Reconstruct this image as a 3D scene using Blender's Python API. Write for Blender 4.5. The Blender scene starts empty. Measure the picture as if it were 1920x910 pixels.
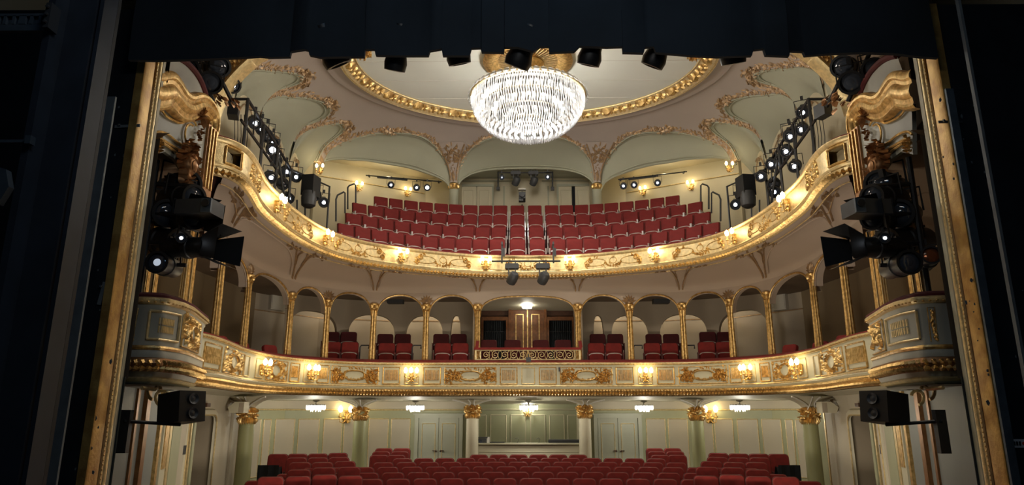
import bpy, math, random
from mathutils import Vector, Matrix
from mathutils.geometry import delaunay_2d_cdt
PI = math.pi
R = math.radians
COL = bpy.context.scene.collection
ZE = 2.3                      # eye height above the stalls floor; all heights below are measured from the eye

# ---------------------------------------------------------------- camera, world, light, exposure
PITCH = R(14.05); YAW = math.atan(14 / 1280 * math.cos(PITCH)); CX = -0.25; FPX = 1280.0
cam_d = bpy.data.cameras.new('camera'); cam = bpy.data.objects.new('camera', cam_d); COL.objects.link(cam)
cam_d.lens = 24.0; cam_d.sensor_width = 36.0; cam_d.clip_start = 0.05; cam_d.clip_end = 200
cam.location = (CX, 0, ZE); cam.rotation_euler = (PI / 2 + PITCH, 0, YAW)
bpy.context.scene.camera = cam
world = bpy.data.worlds.new('world'); bpy.context.scene.world = world
world.use_nodes = True
world.node_tree.nodes['Background'].inputs[0].default_value = (0.012, 0.02, 0.03, 1)
world.node_tree.nodes['Background'].inputs[1].default_value = 0.25
vs = bpy.context.scene.view_settings
bpy.context.scene.display_settings.display_device = 'sRGB'
vs.view_transform = 'Standard'; vs.look = 'None'; vs.gamma = 1.0; vs.use_curve_mapping = False
vs.exposure = 0.0

CHAND_W, SCONCE_W, SCONCE_LOW_W, CEIL_W = 2200.0, 3.8, 5.0, 32.0
def area_light(name, loc, target, size, power, color, size_y=None):
    d = bpy.data.lights.new(name, 'AREA'); d.energy = power; d.color = color; d.size = size
    if size_y: d.shape = 'RECTANGLE'; d.size_y = size_y
    o = bpy.data.objects.new(name, d); COL.objects.link(o)
    o.location = (loc[0], loc[1], loc[2] + ZE)
    v = Vector(target) - Vector(loc); o.rotation_euler = v.to_track_quat('-Z', 'Y').to_euler()
    return o
# blue stage working light, high over the stage behind the camera
area_light('stage_work_fill_light', (0, 4.9, 6.2), (0, 7.2, 4.6), 4.0, 16.0, (0.25, 0.55, 0.9), 0.4)
area_light('stage_work_fill_light', (0, 2.5, 4.8), (0, 11, 1.0), 3.0, 34.0, (1.0, 0.93, 0.82), 0.5)  # added warm fill for the corner box fronts, no known lamp there
area_light('stage_work_fill_light', (-1.0, 2.0, 4.5), (-4.5, 5.5, -0.5), 1.0, 9.0, (0.3, 0.6, 1.0))
area_light('stage_work_fill_light', (1.0, 2.0, 4.5), (4.5, 5.5, -0.5), 1.0, 5.0, (0.3, 0.6, 1.0))
# added warm fill for the auditorium, kept out of view above the stage border
area_light('house_fill_light', (0, 10.4, 6.3), (0, 17, 1.0), 6.0, 260.0, (1.0, 0.88, 0.72), 0.4)
# added low fill below the stage edge, unseen, brightens the balcony undersides
area_light('pit_fill_light', (0, 10.4, -2.0), (0, 17.5, 3.6), 5.0, 330.0, (1.0, 0.88, 0.72), 0.5)

def at(u, v, z=None, y=None, x=None):
    """world point seen at photograph pixel (u, v) on the given height, depth or side plane"""
    a = (u - 960) / FPX; b = (455 - v) / FPX
    up = b * math.cos(PITCH) + math.sin(PITCH); fw = math.cos(PITCH) - b * math.sin(PITCH)
    X = a * math.cos(YAW) - fw * math.sin(YAW); Y = a * math.sin(YAW) + fw * math.cos(YAW)
    t = z / up if z is not None else (y / Y if y is not None else (x - CX) / X)
    return Vector((X * t + CX, Y * t, up * t))

# ---------------------------------------------------------------- materials
def mat(name, col, rough=0.6, metal=0.0, noise=0.0, nscale=8.0, bump=0.0, bscale=40.0, emit=None, estr=0.0, col2=None, trans=0.0, coat=0.0, sheen=0.0, alpha=None):
    m = bpy.data.materials.new(name); m.use_nodes = True
    nt = m.node_tree; b = nt.nodes['Principled BSDF']
    b.inputs['Base Color'].default_value = (*col, 1); b.inputs['Roughness'].default_value = rough
    b.inputs['Metallic'].default_value = metal
    if trans: b.inputs['Transmission Weight'].default_value = trans
    if coat: b.inputs['Coat Weight'].default_value = coat
    if sheen: b.inputs['Sheen Weight'].default_value = sheen
    if emit: b.inputs['Emission Color'].default_value = (*emit, 1); b.inputs['Emission Strength'].default_value = estr
    if noise or bump:
        tc = nt.nodes.new('ShaderNodeTexCoord')
    if noise:
        n = nt.nodes.new('ShaderNodeTexNoise'); n.inputs['Scale'].default_value = nscale; n.inputs['Detail'].default_value = 4
        nt.links.new(tc.outputs['Object'], n.inputs['Vector'])
        r = nt.nodes.new('ShaderNodeMix'); r.data_type = 'RGBA'
        c2 = col2 or tuple(c * (1 - noise) for c in col)
        r.inputs[6].default_value = (*c2, 1); r.inputs[7].default_value = (*col, 1)
        mp = nt.nodes.new('ShaderNodeMapRange'); mp.inputs[1].default_value = 0.35; mp.inputs[2].default_value = 0.65
        nt.links.new(n.outputs['Fac'], mp.inputs[0]); nt.links.new(mp.outputs[0], r.inputs[0])
        nt.links.new(r.outputs[2], b.inputs['Base Color'])
    if bump:
        n2 = nt.nodes.new('ShaderNodeTexNoise'); n2.inputs['Scale'].default_value = bscale; n2.inputs['Detail'].default_value = 3
        nt.links.new(tc.outputs['Object'], n2.inputs['Vector'])
        bp = nt.nodes.new('ShaderNodeBump'); bp.inputs['Strength'].default_value = bump; bp.inputs['Distance'].default_value = 0.02
        nt.links.new(n2.outputs['Fac'], bp.inputs['Height']); nt.links.new(bp.outputs[0], b.inputs['Normal'])
    return m
M = {}
M['cream'] = mat('cream_paint', (0.56, 0.52, 0.38), 0.55, noise=0.06, nscale=3)
M['fascia'] = mat('fascia_paint', (0.50, 0.475, 0.335), 0.5, noise=0.05, nscale=3)
M['boxpaint'] = mat('grey_cream_paint', (0.40, 0.40, 0.34), 0.5, noise=0.06, nscale=3)
M['panel'] = mat('pale_panel_paint', (0.50, 0.45, 0.34), 0.6, noise=0.05, nscale=2)
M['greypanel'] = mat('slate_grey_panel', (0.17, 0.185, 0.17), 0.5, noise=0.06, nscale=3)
M['sage'] = mat('sage_green_paint', (0.36, 0.37, 0.23), 0.55, noise=0.05, nscale=3)
M['doorgrey'] = mat('grey_green_door_paint', (0.42, 0.43, 0.33), 0.5, noise=0.04, nscale=3)
M['olive'] = mat('olive_column_paint', (0.26, 0.26, 0.12), 0.5, noise=0.06, nscale=3)
M['vault'] = mat('pinkish_vault_plaster', (0.45, 0.385, 0.335), 0.8, noise=0.05, nscale=1.2)
M['lunette'] = mat('greenish_lunette_plaster', (0.38, 0.38, 0.28), 0.8, noise=0.05, nscale=1.2)
M['soffit'] = mat('rosy_soffit_plaster', (0.50, 0.41, 0.33), 0.75, noise=0.05, nscale=1.2)
M['disc'] = mat('ceiling_panel_plaster', (0.70, 0.72, 0.65), 0.85, noise=0.03, nscale=1)
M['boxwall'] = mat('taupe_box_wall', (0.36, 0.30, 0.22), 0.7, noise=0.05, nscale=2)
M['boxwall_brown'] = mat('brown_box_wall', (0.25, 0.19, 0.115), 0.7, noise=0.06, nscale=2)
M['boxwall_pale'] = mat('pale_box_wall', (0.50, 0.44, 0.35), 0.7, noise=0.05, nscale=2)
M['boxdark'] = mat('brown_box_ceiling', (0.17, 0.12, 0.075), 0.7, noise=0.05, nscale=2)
M['balcwall'] = mat('gallery_wall_paint', (0.56, 0.50, 0.34), 0.6, noise=0.04, nscale=2)
M['gold'] = mat('gold_leaf', (0.86, 0.60, 0.25), 0.34, metal=0.8, noise=0.35, nscale=14, bump=0.25, bscale=60, col2=(0.50, 0.31, 0.10))
M['goldpale'] = mat('pale_gold_leaf', (0.90, 0.72, 0.38), 0.36, metal=0.6, noise=0.25, nscale=14, bump=0.25, bscale=60)
M['goldrose'] = mat('rose_gold_stucco', (0.52, 0.34, 0.17), 0.45, metal=0.3, noise=0.4, nscale=10, col2=(0.34, 0.24, 0.15))
M['goldflat'] = mat('flat_gold_frame', (0.66, 0.42, 0.13), 0.42, metal=0.45, noise=0.35, nscale=5, bump=0.2, bscale=30, col2=(0.40, 0.22, 0.06))
M['golddark'] = mat('dark_bronze', (0.34, 0.17, 0.07), 0.38, metal=0.7, noise=0.3, nscale=10)
M['velvet'] = mat('red_velvet', (0.22, 0.010, 0.006), 0.8, noise=0.3, nscale=6, sheen=0.05, bump=0.1, bscale=200)
M['velvet_up'] = mat('dull_red_upholstery', (0.22, 0.013, 0.011), 0.8, noise=0.2, nscale=5, sheen=0.03)
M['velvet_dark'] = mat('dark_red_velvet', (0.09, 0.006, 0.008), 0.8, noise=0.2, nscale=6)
M['woodred'] = mat('lacquered_red_wood', (0.10, 0.014, 0.010), 0.55)
M['seatmetal'] = mat('light_lacquered_wood', (0.42, 0.34, 0.30), 0.32, coat=0.3)
M['wood'] = mat('polished_brown_wood', (0.20, 0.07, 0.015), 0.5, noise=0.4, nscale=9)
M['wooddark'] = mat('dark_wood', (0.08, 0.03, 0.012), 0.4, noise=0.3, nscale=9)
M['black'] = mat('black_metal', (0.015, 0.016, 0.018), 0.42, noise=0.2, nscale=20)
M['blackmatte'] = mat('matte_black', (0.006, 0.007, 0.009), 0.9)
M['cloth'] = mat('black_stage_cloth', (0.012, 0.018, 0.025), 0.85, noise=0.5, nscale=0.8, bump=0.2, bscale=10)
M['flat'] = mat('scuffed_black_flat', (0.010, 0.013, 0.018), 0.6, noise=0.5, nscale=3, bump=0.2, bscale=6)
M['towersteel'] = mat('dark_blue_steel', (0.028, 0.038, 0.055), 0.55, noise=0.35, nscale=3)
M['steel'] = mat('blue_grey_steel', (0.10, 0.13, 0.16), 0.5, metal=0.4, noise=0.3, nscale=6)
M['greysteel'] = mat('grey_painted_strip', (0.15, 0.17, 0.18), 0.55, noise=0.3, nscale=4)
M['darkgrey'] = mat('dark_grey_metal', (0.04, 0.042, 0.045), 0.5)
M['white'] = mat('white_plastic', (0.6, 0.58, 0.52), 0.5)
M['whitelabel'] = mat('white_sticker', (0.7, 0.72, 0.75), 0.6)
M['red'] = mat('red_print', (0.6, 0.05, 0.03), 0.6)
M['chrome'] = mat('chrome', (0.7, 0.7, 0.7), 0.2, metal=1.0)
M['carpet'] = mat('dark_red_carpet', (0.05, 0.012, 0.012), 0.95, noise=0.3, nscale=20)
M['stagefloor'] = mat('black_stage_floor', (0.01, 0.01, 0.012), 0.6)
M['curtain'] = mat('dark_blue_curtain', (0.018, 0.022, 0.026), 0.85)
M['glassdark'] = mat('dark_mirror_glass', (0.012, 0.013, 0.016), 0.08)
M['lens'] = mat('unlit_lens', (0.05, 0.06, 0.08), 0.08, coat=1.0)
M['lens_warm'] = mat('amber_reflecting_lens', (0.35, 0.12, 0.05), 0.15, metal=0.6)
M['lens_lit'] = mat('lit_lens', (0.8, 0.85, 1.0), 0.3, emit=(0.80, 0.88, 1.0), estr=9.0)
M['lens_dim'] = mat('faintly_lit_lens', (0.6, 0.65, 0.8), 0.3, emit=(0.75, 0.85, 1.0), estr=0.5)
M['lens_hot'] = mat('bright_lit_lens', (1, 1, 1), 0.3, emit=(1.0, 0.98, 0.95), estr=60.0)
M['bulb'] = mat('warm_bulb', (1, 0.9, 0.6), 0.3, emit=(1.0, 0.78, 0.40), estr=14.0)
M['bulbw'] = mat('white_bulb', (1, 1, 0.95), 0.3, emit=(1.0, 0.97, 0.86), estr=22.0)
def crystal(name, alb, tf):
    m = bpy.data.materials.new(name); m.use_nodes = True; nt = m.node_tree; nt.nodes.clear()
    o = nt.nodes.new('ShaderNodeOutputMaterial'); t = nt.nodes.new('ShaderNodeBsdfTranslucent'); t.inputs[0].default_value = (alb, alb, alb, 1)
    g = nt.nodes.new('ShaderNodeBsdfGlossy'); g.inputs[0].default_value = (0.5, 0.5, 0.52, 1); g.inputs['Roughness'].default_value = 0.15
    tr = nt.nodes.new('ShaderNodeBsdfTransparent')
    a = nt.nodes.new('ShaderNodeMixShader'); a.inputs[0].default_value = 0.25
    b = nt.nodes.new('ShaderNodeMixShader'); b.inputs[0].default_value = tf
    nt.links.new(t.outputs[0], a.inputs[1]); nt.links.new(g.outputs[0], a.inputs[2])
    nt.links.new(a.outputs[0], b.inputs[1]); nt.links.new(tr.outputs[0], b.inputs[2]); nt.links.new(b.outputs[0], o.inputs[0])
    return m
M['crystal'] = crystal('cut_crystal', 0.5, 0.5)
M['crystal_small'] = crystal('small_cut_crystal', 0.9, 0.4)

# ---------------------------------------------------------------- mesh builder
ORG = {}
class MB:
    def __init__(s): s.v = []; s.f = []
    def add(s, vs, fs):
        n = len(s.v); s.v += [tuple(p) for p in vs]; s.f += [tuple(i + n for i in f) for f in fs]; return s
    def box(s, c, size, rz=0.0, rx=0.0, ry=0.0, mtx=None):
        m = Matrix.Translation(c) @ Matrix.Rotation(rz, 4, 'Z') @ Matrix.Rotation(ry, 4, 'Y') @ Matrix.Rotation(rx, 4, 'X')
        if mtx is not None: m = mtx @ m
        a, b, d = [q / 2 for q in size]
        vs = [m @ Vector((x, y, z)) for x in (-a, a) for y in (-b, b) for z in (-d, d)]
        return s.add(vs, [(0, 1, 3, 2), (4, 6, 7, 5), (0, 4, 5, 1), (2, 3, 7, 6), (0, 2, 6, 4), (1, 5, 7, 3)])
    def quad(s, a, b, c, d): return s.add([a, b, c, d], [(0, 1, 2, 3)])
    def prism(s, poly, z0, z1, fn=None):
        n = len(poly); vs = [(p[0], p[1], z0) for p in poly] + [(p[0], p[1], z1) for p in poly]
        if fn: vs = [fn(*p) for p in vs]
        return s.add(vs, [tuple(range(n - 1, -1, -1)), tuple(range(n, 2 * n))] + [(i, (i + 1) % n, n + (i + 1) % n, n + i) for i in range(n)])
    def tube(s, pts, r, n=6, closed=False, cap=True, rf=None, flat=None):
        pts = [Vector(p) for p in pts]; k = len(pts); vs = []; up0 = None
        for i, p in enumerate(pts):
            if closed: d = pts[(i + 1) % k] - pts[i - 1]
            else: d = pts[min(i + 1, k - 1)] - pts[max(i - 1, 0)]
            if d.length < 1e-9: d = Vector((0, 0, 1))
            d.normalize()
            if up0 is None: up0 = Vector((0, 0, 1)) if abs(d.z) < 0.9 else Vector((1, 0, 0))
            a = up0 - d * up0.dot(d)
            if a.length < 1e-6: a = d.orthogonal()
            a.normalize(); b = d.cross(a); up0 = a
            rr = r * (rf(i / max(1, k - 1)) if rf else 1)
            for j in range(n):
                t = 2 * PI * (j + 0.5) / n; vs.append(p + a * math.cos(t) * rr + b * math.sin(t) * rr)
        fs = []
        for i in range(k if closed else k - 1):
            for j in range(n): fs.append((i * n + j, i * n + (j + 1) % n, ((i + 1) % k) * n + (j + 1) % n, ((i + 1) % k) * n + j))
        if cap and not closed: fs += [tuple(range(n - 1, -1, -1)), tuple(range((k - 1) * n, k * n))]
        return s.add(vs, fs)
    def lathe(s, prof, c=(0, 0, 0), n=16, mtx=None, a0=0.0, a1=2 * PI, flute=0.0):
        """prof: (radius, z) list"""
        full = abs(a1 - a0 - 2 * PI) < 1e-6; m = n if full else n + 1; vs = []
        for (r, z) in prof:
            for j in range(m):
                t = a0 + (a1 - a0) * j / n; q = r * (1 - flute * (j % 2)); p = Vector((q * math.cos(t), q * math.sin(t), z))
                vs.append((mtx @ p) if mtx is not None else p + Vector(c))
        fs = []
        for i in range(len(prof) - 1):
            for j in range(n):
                j2 = (j + 1) % m; fs.append((i * m + j, i * m + j2, (i + 1) * m + j2, (i + 1) * m + j))
        if full:
            if prof[0][0] > 1e-4: fs.append(tuple(range(m - 1, -1, -1)))
            if prof[-1][0] > 1e-4: fs.append(tuple(range((len(prof) - 1) * m, len(prof) * m)))
        return s.add(vs, fs)
    def grid(s, rows, closed_u=False, closed_v=False):
        a = len(rows); b = len(rows[0]); vs = [p for r in rows for p in r]; fs = []
        for i in range(a if closed_u else a - 1):
            for j in range(b if closed_v else b - 1):
                fs.append((i * b + j, ((i + 1) % a) * b + j, ((i + 1) % a) * b + (j + 1) % b, i * b + (j + 1) % b))
        return s.add(vs, fs)
    def build(s, name, m, parent=None, origin=None, smooth=True, ang=38, kind=None, label=None, cat=None, group=None):
        me = bpy.data.meshes.new(name)
        if parent is not None: o0 = Vector(ORG[parent.name])
        elif origin is not None: o0 = Vector(origin)
        else:
            xs = [p[0] for p in s.v]; ys = [p[1] for p in s.v]; zs = [p[2] for p in s.v]
            o0 = Vector(((min(xs) + max(xs)) / 2, (min(ys) + max(ys)) / 2, min(zs)))
        me.from_pydata([(p[0] - o0.x, p[1] - o0.y, p[2] - o0.z) for p in s.v], [], s.f)
        me.materials.append(M[m] if isinstance(m, str) else m)
        if smooth:
            me.polygons.foreach_set('use_smooth', [True] * len(me.polygons))
            me.set_sharp_from_angle(angle=R(ang))
        me.update()
        o = bpy.data.objects.new(name, me); COL.objects.link(o); ORG[o.name] = tuple(o0)
        if parent is not None: o.parent = parent
        else: o.location = (o0.x, o0.y, o0.z + ZE)
        if kind: o['kind'] = kind
        if label: o['label'] = label
        if cat: o['category'] = cat
        if group: o['group'] = group
        return o
def thing(name, origin, label, cat, group=None, rz=0.0):
    o = bpy.data.objects.new(name, None); COL.objects.link(o); o.empty_display_size = 0.1
    o.location = (origin[0], origin[1], origin[2] + ZE); o.rotation_euler = (0, 0, rz)
    ORG[o.name] = tuple(origin)
    o['label'] = label; o['category'] = cat
    if group: o['group'] = group
    return o
def local(name, label, cat, group=None):
    """a thing modelled around the origin, moved afterwards with put()"""
    o = thing(name, (0, 0, 0), label, cat, group); o.location = (0, 0, 0); return o
def put(o, loc, rz=0.0, label=None, scale=None):
    o.location = (loc[0], loc[1], loc[2] + ZE); o.rotation_euler = (0, 0, rz)
    if label: o['label'] = label
    if scale: o.scale = (scale,) * 3
    return o
USED = set()
def inst(proto, loc, rz=0.0, label=None, scale=None, group=None, rot=None):
    """the first call places the prototype itself, later ones copies of it with its parts and sub-parts"""
    if proto.name not in USED: USED.add(proto.name); r = proto
    else:
        r = proto.copy(); COL.objects.link(r)
        for ch in list(proto.children):
            c = ch.copy(); COL.objects.link(c); c.parent = r
            for g in list(ch.children):
                d = g.copy(); COL.objects.link(d); d.parent = c
    put(r, loc, rz, label, scale)
    if rot is not None: r.rotation_euler = rot
    if group: r['group'] = group
    return r
def point_light(name, loc, power, color, parent=None, radius=0.05):
    d = bpy.data.lights.new(name, 'POINT'); d.energy = power; d.color = color; d.shadow_soft_size = radius
    o = bpy.data.objects.new(name, d); COL.objects.link(o)
    if parent is not None: o.parent = parent; q = Vector(loc) - Vector(ORG[parent.name]); o.location = q
    else: o.location = (loc[0], loc[1], loc[2] + ZE)
    return o

# ---------------------------------------------------------------- plan curves
def catmull(pts, sub=12):
    out = []; P = [pts[0]] + list(pts) + [pts[-1]]
    for i in range(1, len(P) - 2):
        p0, p1, p2, p3 = [Vector(q) for q in P[i - 1:i + 3]]
        for k in range(sub):
            t = k / sub
            out.append(0.5 * ((2 * p1) + (p2 - p0) * t + (2 * p0 - 5 * p1 + 4 * p2 - p3) * t * t + (3 * p1 - p0 - 3 * p2 + p3) * t ** 3))
    out.append(Vector(P[-2])); return out
class Curve:
    """plan curve; s = 0 at its middle, negative to the left; normal points into the auditorium"""
    def __init__(c, pts, mid=None):
        c.p = [Vector((q[0], q[1])) for q in pts]; c.s = [0.0]
        for a, b in zip(c.p, c.p[1:]): c.s.append(c.s[-1] + (b - a).length)
        m = c.s[-1] / 2 if mid is None else mid
        c.s = [q - m for q in c.s]; c.lo, c.hi = c.s[0], c.s[-1]
    def seg(c, s):
        lo, hi = 0, len(c.s) - 2
        while lo < hi:
            md = (lo + hi + 1) // 2
            if c.s[md] <= s: lo = md
            else: hi = md - 1
        return lo
    def pos(c, s):
        i = c.seg(s); t = (s - c.s[i]) / max(1e-9, c.s[i + 1] - c.s[i]); return c.p[i].lerp(c.p[i + 1], t)
    def nrm(c, s, h=0.08):
        a = c.pos(max(c.lo, s - h)); b = c.pos(min(c.hi, s + h)); d = (b - a).normalized(); return Vector((d.y, -d.x))
    def P(c, s, z, o=0.0):
        p = c.pos(s); n = c.nrm(s); return Vector((p.x + n.x * o, p.y + n.y * o, z))
    def hit(c, u, v=700, near=False):
        """arc length where the vertical plane through pixel (u, v) meets the curve"""
        a = at(u, v, y=5.0); d = Vector((a.x - CX, a.y)); best = None
        for i in range(len(c.p) - 1):
            p = c.p[i]; e = c.p[i + 1] - p; den = d.x * e.y - d.y * e.x
            if abs(den) < 1e-12: continue
            ax = p - Vector((CX, 0)); w = (ax.x * d.y - ax.y * d.x) / den
            t = (ax.x * e.y - ax.y * e.x) / den
            if -1e-6 <= w <= 1 + 1e-6 and t > 0:
                if best is None or (t < best[0] if near else t > best[0]): best = (t, c.s[i] + w * (c.s[i + 1] - c.s[i]))
        if best: return best[1]
        cr = lambda s_: abs(((c.pos(s_).x - CX) * d.y - c.pos(s_).y * d.x) / max(.1, c.pos(s_).length))
        return c.lo if cr(c.lo) < cr(c.hi) else c.hi
    def samples(c, step=0.1, lo=None, hi=None):
        lo = c.lo if lo is None else lo; hi = c.hi if hi is None else hi
        n = max(1, int(round((hi - lo) / step))); return [lo + (hi - lo) * i / n for i in range(n + 1)]
def mirror_curve(half):
    h = catmull([(p[0], p[1], 0) for p in half])
    left = list(reversed(h)); return [(q.x, q.y) for q in left] + [(-q.x, q.y) for q in h[1:]]
def offset(c, o, step=0.1):
    pts = []
    for s in c.samples(step):
        p = c.pos(s); n = c.nrm(s, 0.25); pts.append((p.x + n.x * o, p.y + n.y * o))
    return Curve(pts)
U_HALF = [(0, 19.22), (-0.86, 19.19), (-1.66, 19.03), (-2.68, 18.62), (-3.63, 18.06), (-4.28, 17.53), (-4.75, 16.9), (-5.0, 16.3), (-5.19, 15.4), (-5.28, 14.3), (-5.26, 13.1), (-5.19, 12.4), (-5.03, 11.6), (-4.96, 11.0), (-5.03, 10.62), (-5.24, 10.38)]
L_HALF = [(0, 19.62), (-1.2, 19.62), (-2.4, 19.62), (-3.4, 19.6), (-4.3, 19.48), (-4.95, 19.2), (-5.5, 18.72), (-6.0, 18.05), (-6.28, 17.3), (-6.38, 16.3), (-6.34, 15.17), (-6.12, 13.9), (-5.97, 12.9), (-5.95, 12.3), (-6.05, 11.5), (-6.1, 10.9)]
U = Curve(mirror_curve(U_HALF)); L = Curve(mirror_curve(L_HALF))
C = offset(L, -0.45)          # line of the columns of the first balcony

# ---------------------------------------------------------------- relief kit: shapes drawn in (s, z) on any mapped surface
def sweep_prof(mb, curve, prof, lo=None, hi=None, step=0.12, zf=None):
    """prof: list of (out, z)"""
    rows = []
    for s in curve.samples(step, lo, hi):
        p = curve.pos(s); n = curve.nrm(s); dz = zf(s) if zf else 0
        rows.append([Vector((p.x + n.x * o, p.y + n.y * o, z + dz)) for o, z in prof])
    return mb.grid(rows)
def leaf(mb, F, s, z, ln, w, a, h):
    ca, sa = math.cos(a), math.sin(a); P = []
    for (x, y, q) in ((0, 0, 0), (.25, -.42, 0), (.62, -.46, 0), (1, 0, .15), (.62, .46, 0), (.25, .42, 0), (.2, 0, .8), (.62, 0, 1)):
        X = x * ln; Y = y * w; P.append(F(s + X * ca - Y * sa, z + X * sa + Y * ca, q * h))
    mb.add(P, [(0, 1, 6), (1, 2, 7, 6), (2, 3, 7), (3, 4, 7), (4, 5, 6, 7), (5, 0, 6)])
def bead(mb, F, s, z, r, h, rz=None, n=6):
    rz = rz or r; P = [F(s + r * math.cos(2 * PI * i / n), z + rz * math.sin(2 * PI * i / n), 0) for i in range(n)]
    P += [F(s + .6 * r * math.cos(2 * PI * i / n), z + .6 * rz * math.sin(2 * PI * i / n), h * .75) for i in range(n)] + [F(s, z, h)]
    mb.add(P, [(i, (i + 1) % n, n + (i + 1) % n, n + i) for i in range(n)] + [(n + i, n + (i + 1) % n, 2 * n) for i in range(n)])
def ribbon(mb, F, pts, w, h, taper=None, closed=False):
    """raised half-round band along 2-D points"""
    k = len(pts); rows = []
    for i, (a, b) in enumerate(pts):
        if closed: p, q = pts[i - 1], pts[(i + 1) % k]
        else: p, q = pts[max(i - 1, 0)], pts[min(i + 1, k - 1)]
        dx, dy = q[0] - p[0], q[1] - p[1]; l = math.hypot(dx, dy) or 1; nx, ny = -dy / l, dx / l
        t = taper(i / max(1, k - 1)) if taper else 1; ww = w * t / 2; hh = h * t
        rows.append([F(a + nx * ww, b + ny * ww, 0), F(a + nx * ww * .6, b + ny * ww * .6, hh * .8), F(a, b, hh), F(a - nx * ww * .6, b - ny * ww * .6, hh * .8), F(a - nx * ww, b - ny * ww, 0)])
    mb.grid(rows, closed_u=closed)
def spiral(cx, cz, r, turns, a0, n=14, sx=1, grow=0.15):
    out = []
    for i in range(n + 1):
        t = i / n; a = a0 + sx * turns * 2 * PI * t; q = r * (1 - (1 - grow) * t); out.append((cx + q * math.cos(a), cz + q * math.sin(a)))
    return out
def rect_frame(mb, F, s0, s1, z0, z1, w, h):
    n = max(1, int((s1 - s0) / 0.12))
    for z in (z0, z1): ribbon(mb, F, [(s0 + (s1 - s0) * i / n, z) for i in range(n + 1)], w, h)
    for s in (s0, s1): ribbon(mb, F, [(s, z0), (s, (z0 + z1) / 2), (s, z1)], w, h)
def shell(mb, F, s, z, r, h, n=7, a0=0.15 * PI, a1=0.85 * PI):
    for i in range(n):
        a = a0 + (a1 - a0) * i / (n - 1); leaf(mb, F, s, z, r, r * 2.2 / n, a, h)
    bead(mb, F, s, z, r * .22, h * 1.2)
def rocaille(mb, F, s, z, w, ht, h, rng, n=None):
    """a thicket of leaves and scrolls filling an ellipse"""
    n = n or int(14 + w * ht * 120)
    for k in range(n):
        a = rng.uniform(0, 2 * PI); q = math.sqrt(rng.random()); x = s + q * w / 2 * math.cos(a); y = z + q * ht / 2 * math.sin(a)
        leaf(mb, F, x, y, rng.uniform(.5, 1) * min(w, ht) * .38, min(w, ht) * .13, rng.uniform(0, 2 * PI), h * rng.uniform(.6, 1.1))
def wreath(mb, F, s, z, rx, rz, wd, h, rng, n=16):
    """leafy oval wreath"""
    for k in range(n):
        a = 2 * PI * k / n
        for j in range(3):
            q = 1 + rng.uniform(-.1, .28); ln = wd * rng.uniform(.7, 1.2)
            leaf(mb, F, s + rx * q * math.cos(a), z + rz * q * math.sin(a), ln, wd * .55, a + rng.uniform(.4, 2.2), h * rng.uniform(.6, 1.1))
    ribbon(mb, F, [(s + rx * .86 * math.cos(2 * PI * i / 20), z + rz * .86 * math.sin(2 * PI * i / 20)) for i in range(20)], wd * .35, h * .9, closed=True)
ORD = ['first', 'second', 'third', 'fourth', 'fifth', 'sixth', 'seventh', 'eighth', 'ninth', 'tenth', 'eleventh', 'twelfth', 'thirteenth', 'fourteenth', 'fifteenth', 'sixteenth', 'seventeenth', 'eighteenth', 'nineteenth', 'twentieth', 'twenty-first', 'twenty-second', 'twenty-third', 'twenty-fourth', 'twenty-fifth', 'twenty-sixth']
def side(sg): return 'left' if sg < 0 else 'right'
# ================================================================ CEILING
HC, ZS = 9.3, 7.9; RC = (0.0, 16.8); RA, RB = 4.95, 3.72
OUT = [(0, 23.45), (-2.36, 23.28), (-4.6, 22.4), (-6.55, 21.0), (-7.2, 19.6), (-7.25, 16.9), (-7.25, 14.8), (-7.25, 12.3), (-7.25, 7.9), (0, 7.9)]
def r_out(dx, dy):
    best = 99
    for a, b in zip(OUT, OUT[1:]):
        ex, ey = b[0] - a[0], b[1] - a[1]; ax, ay = a[0] - RC[0], a[1] - RC[1]; den = dx * ey - dy * ex
        if abs(den) < 1e-9: continue
        t = (ax * ey - ay * ex) / den; w = (ax * dy - ay * dx) / den
        if t > 0 and -1e-6 <= w <= 1 + 1e-6: best = min(best, t)
    return best
def zvault(x, y):
    x = -abs(x); dx, dy = x - RC[0], y - RC[1]; r = math.hypot(dx, dy)
    if r < 1e-6: return HC
    dx /= r; dy /= r; ri = 1 / math.sqrt((dx / RA) ** 2 + (dy / RB) ** 2); ro = r_out(dx, dy)
    s = min(1, max(0, (r - ri) / max(.1, ro - ri)))
    return ZS + (HC - ZS) * math.sqrt(max(0, 1 - s * s))
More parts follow.
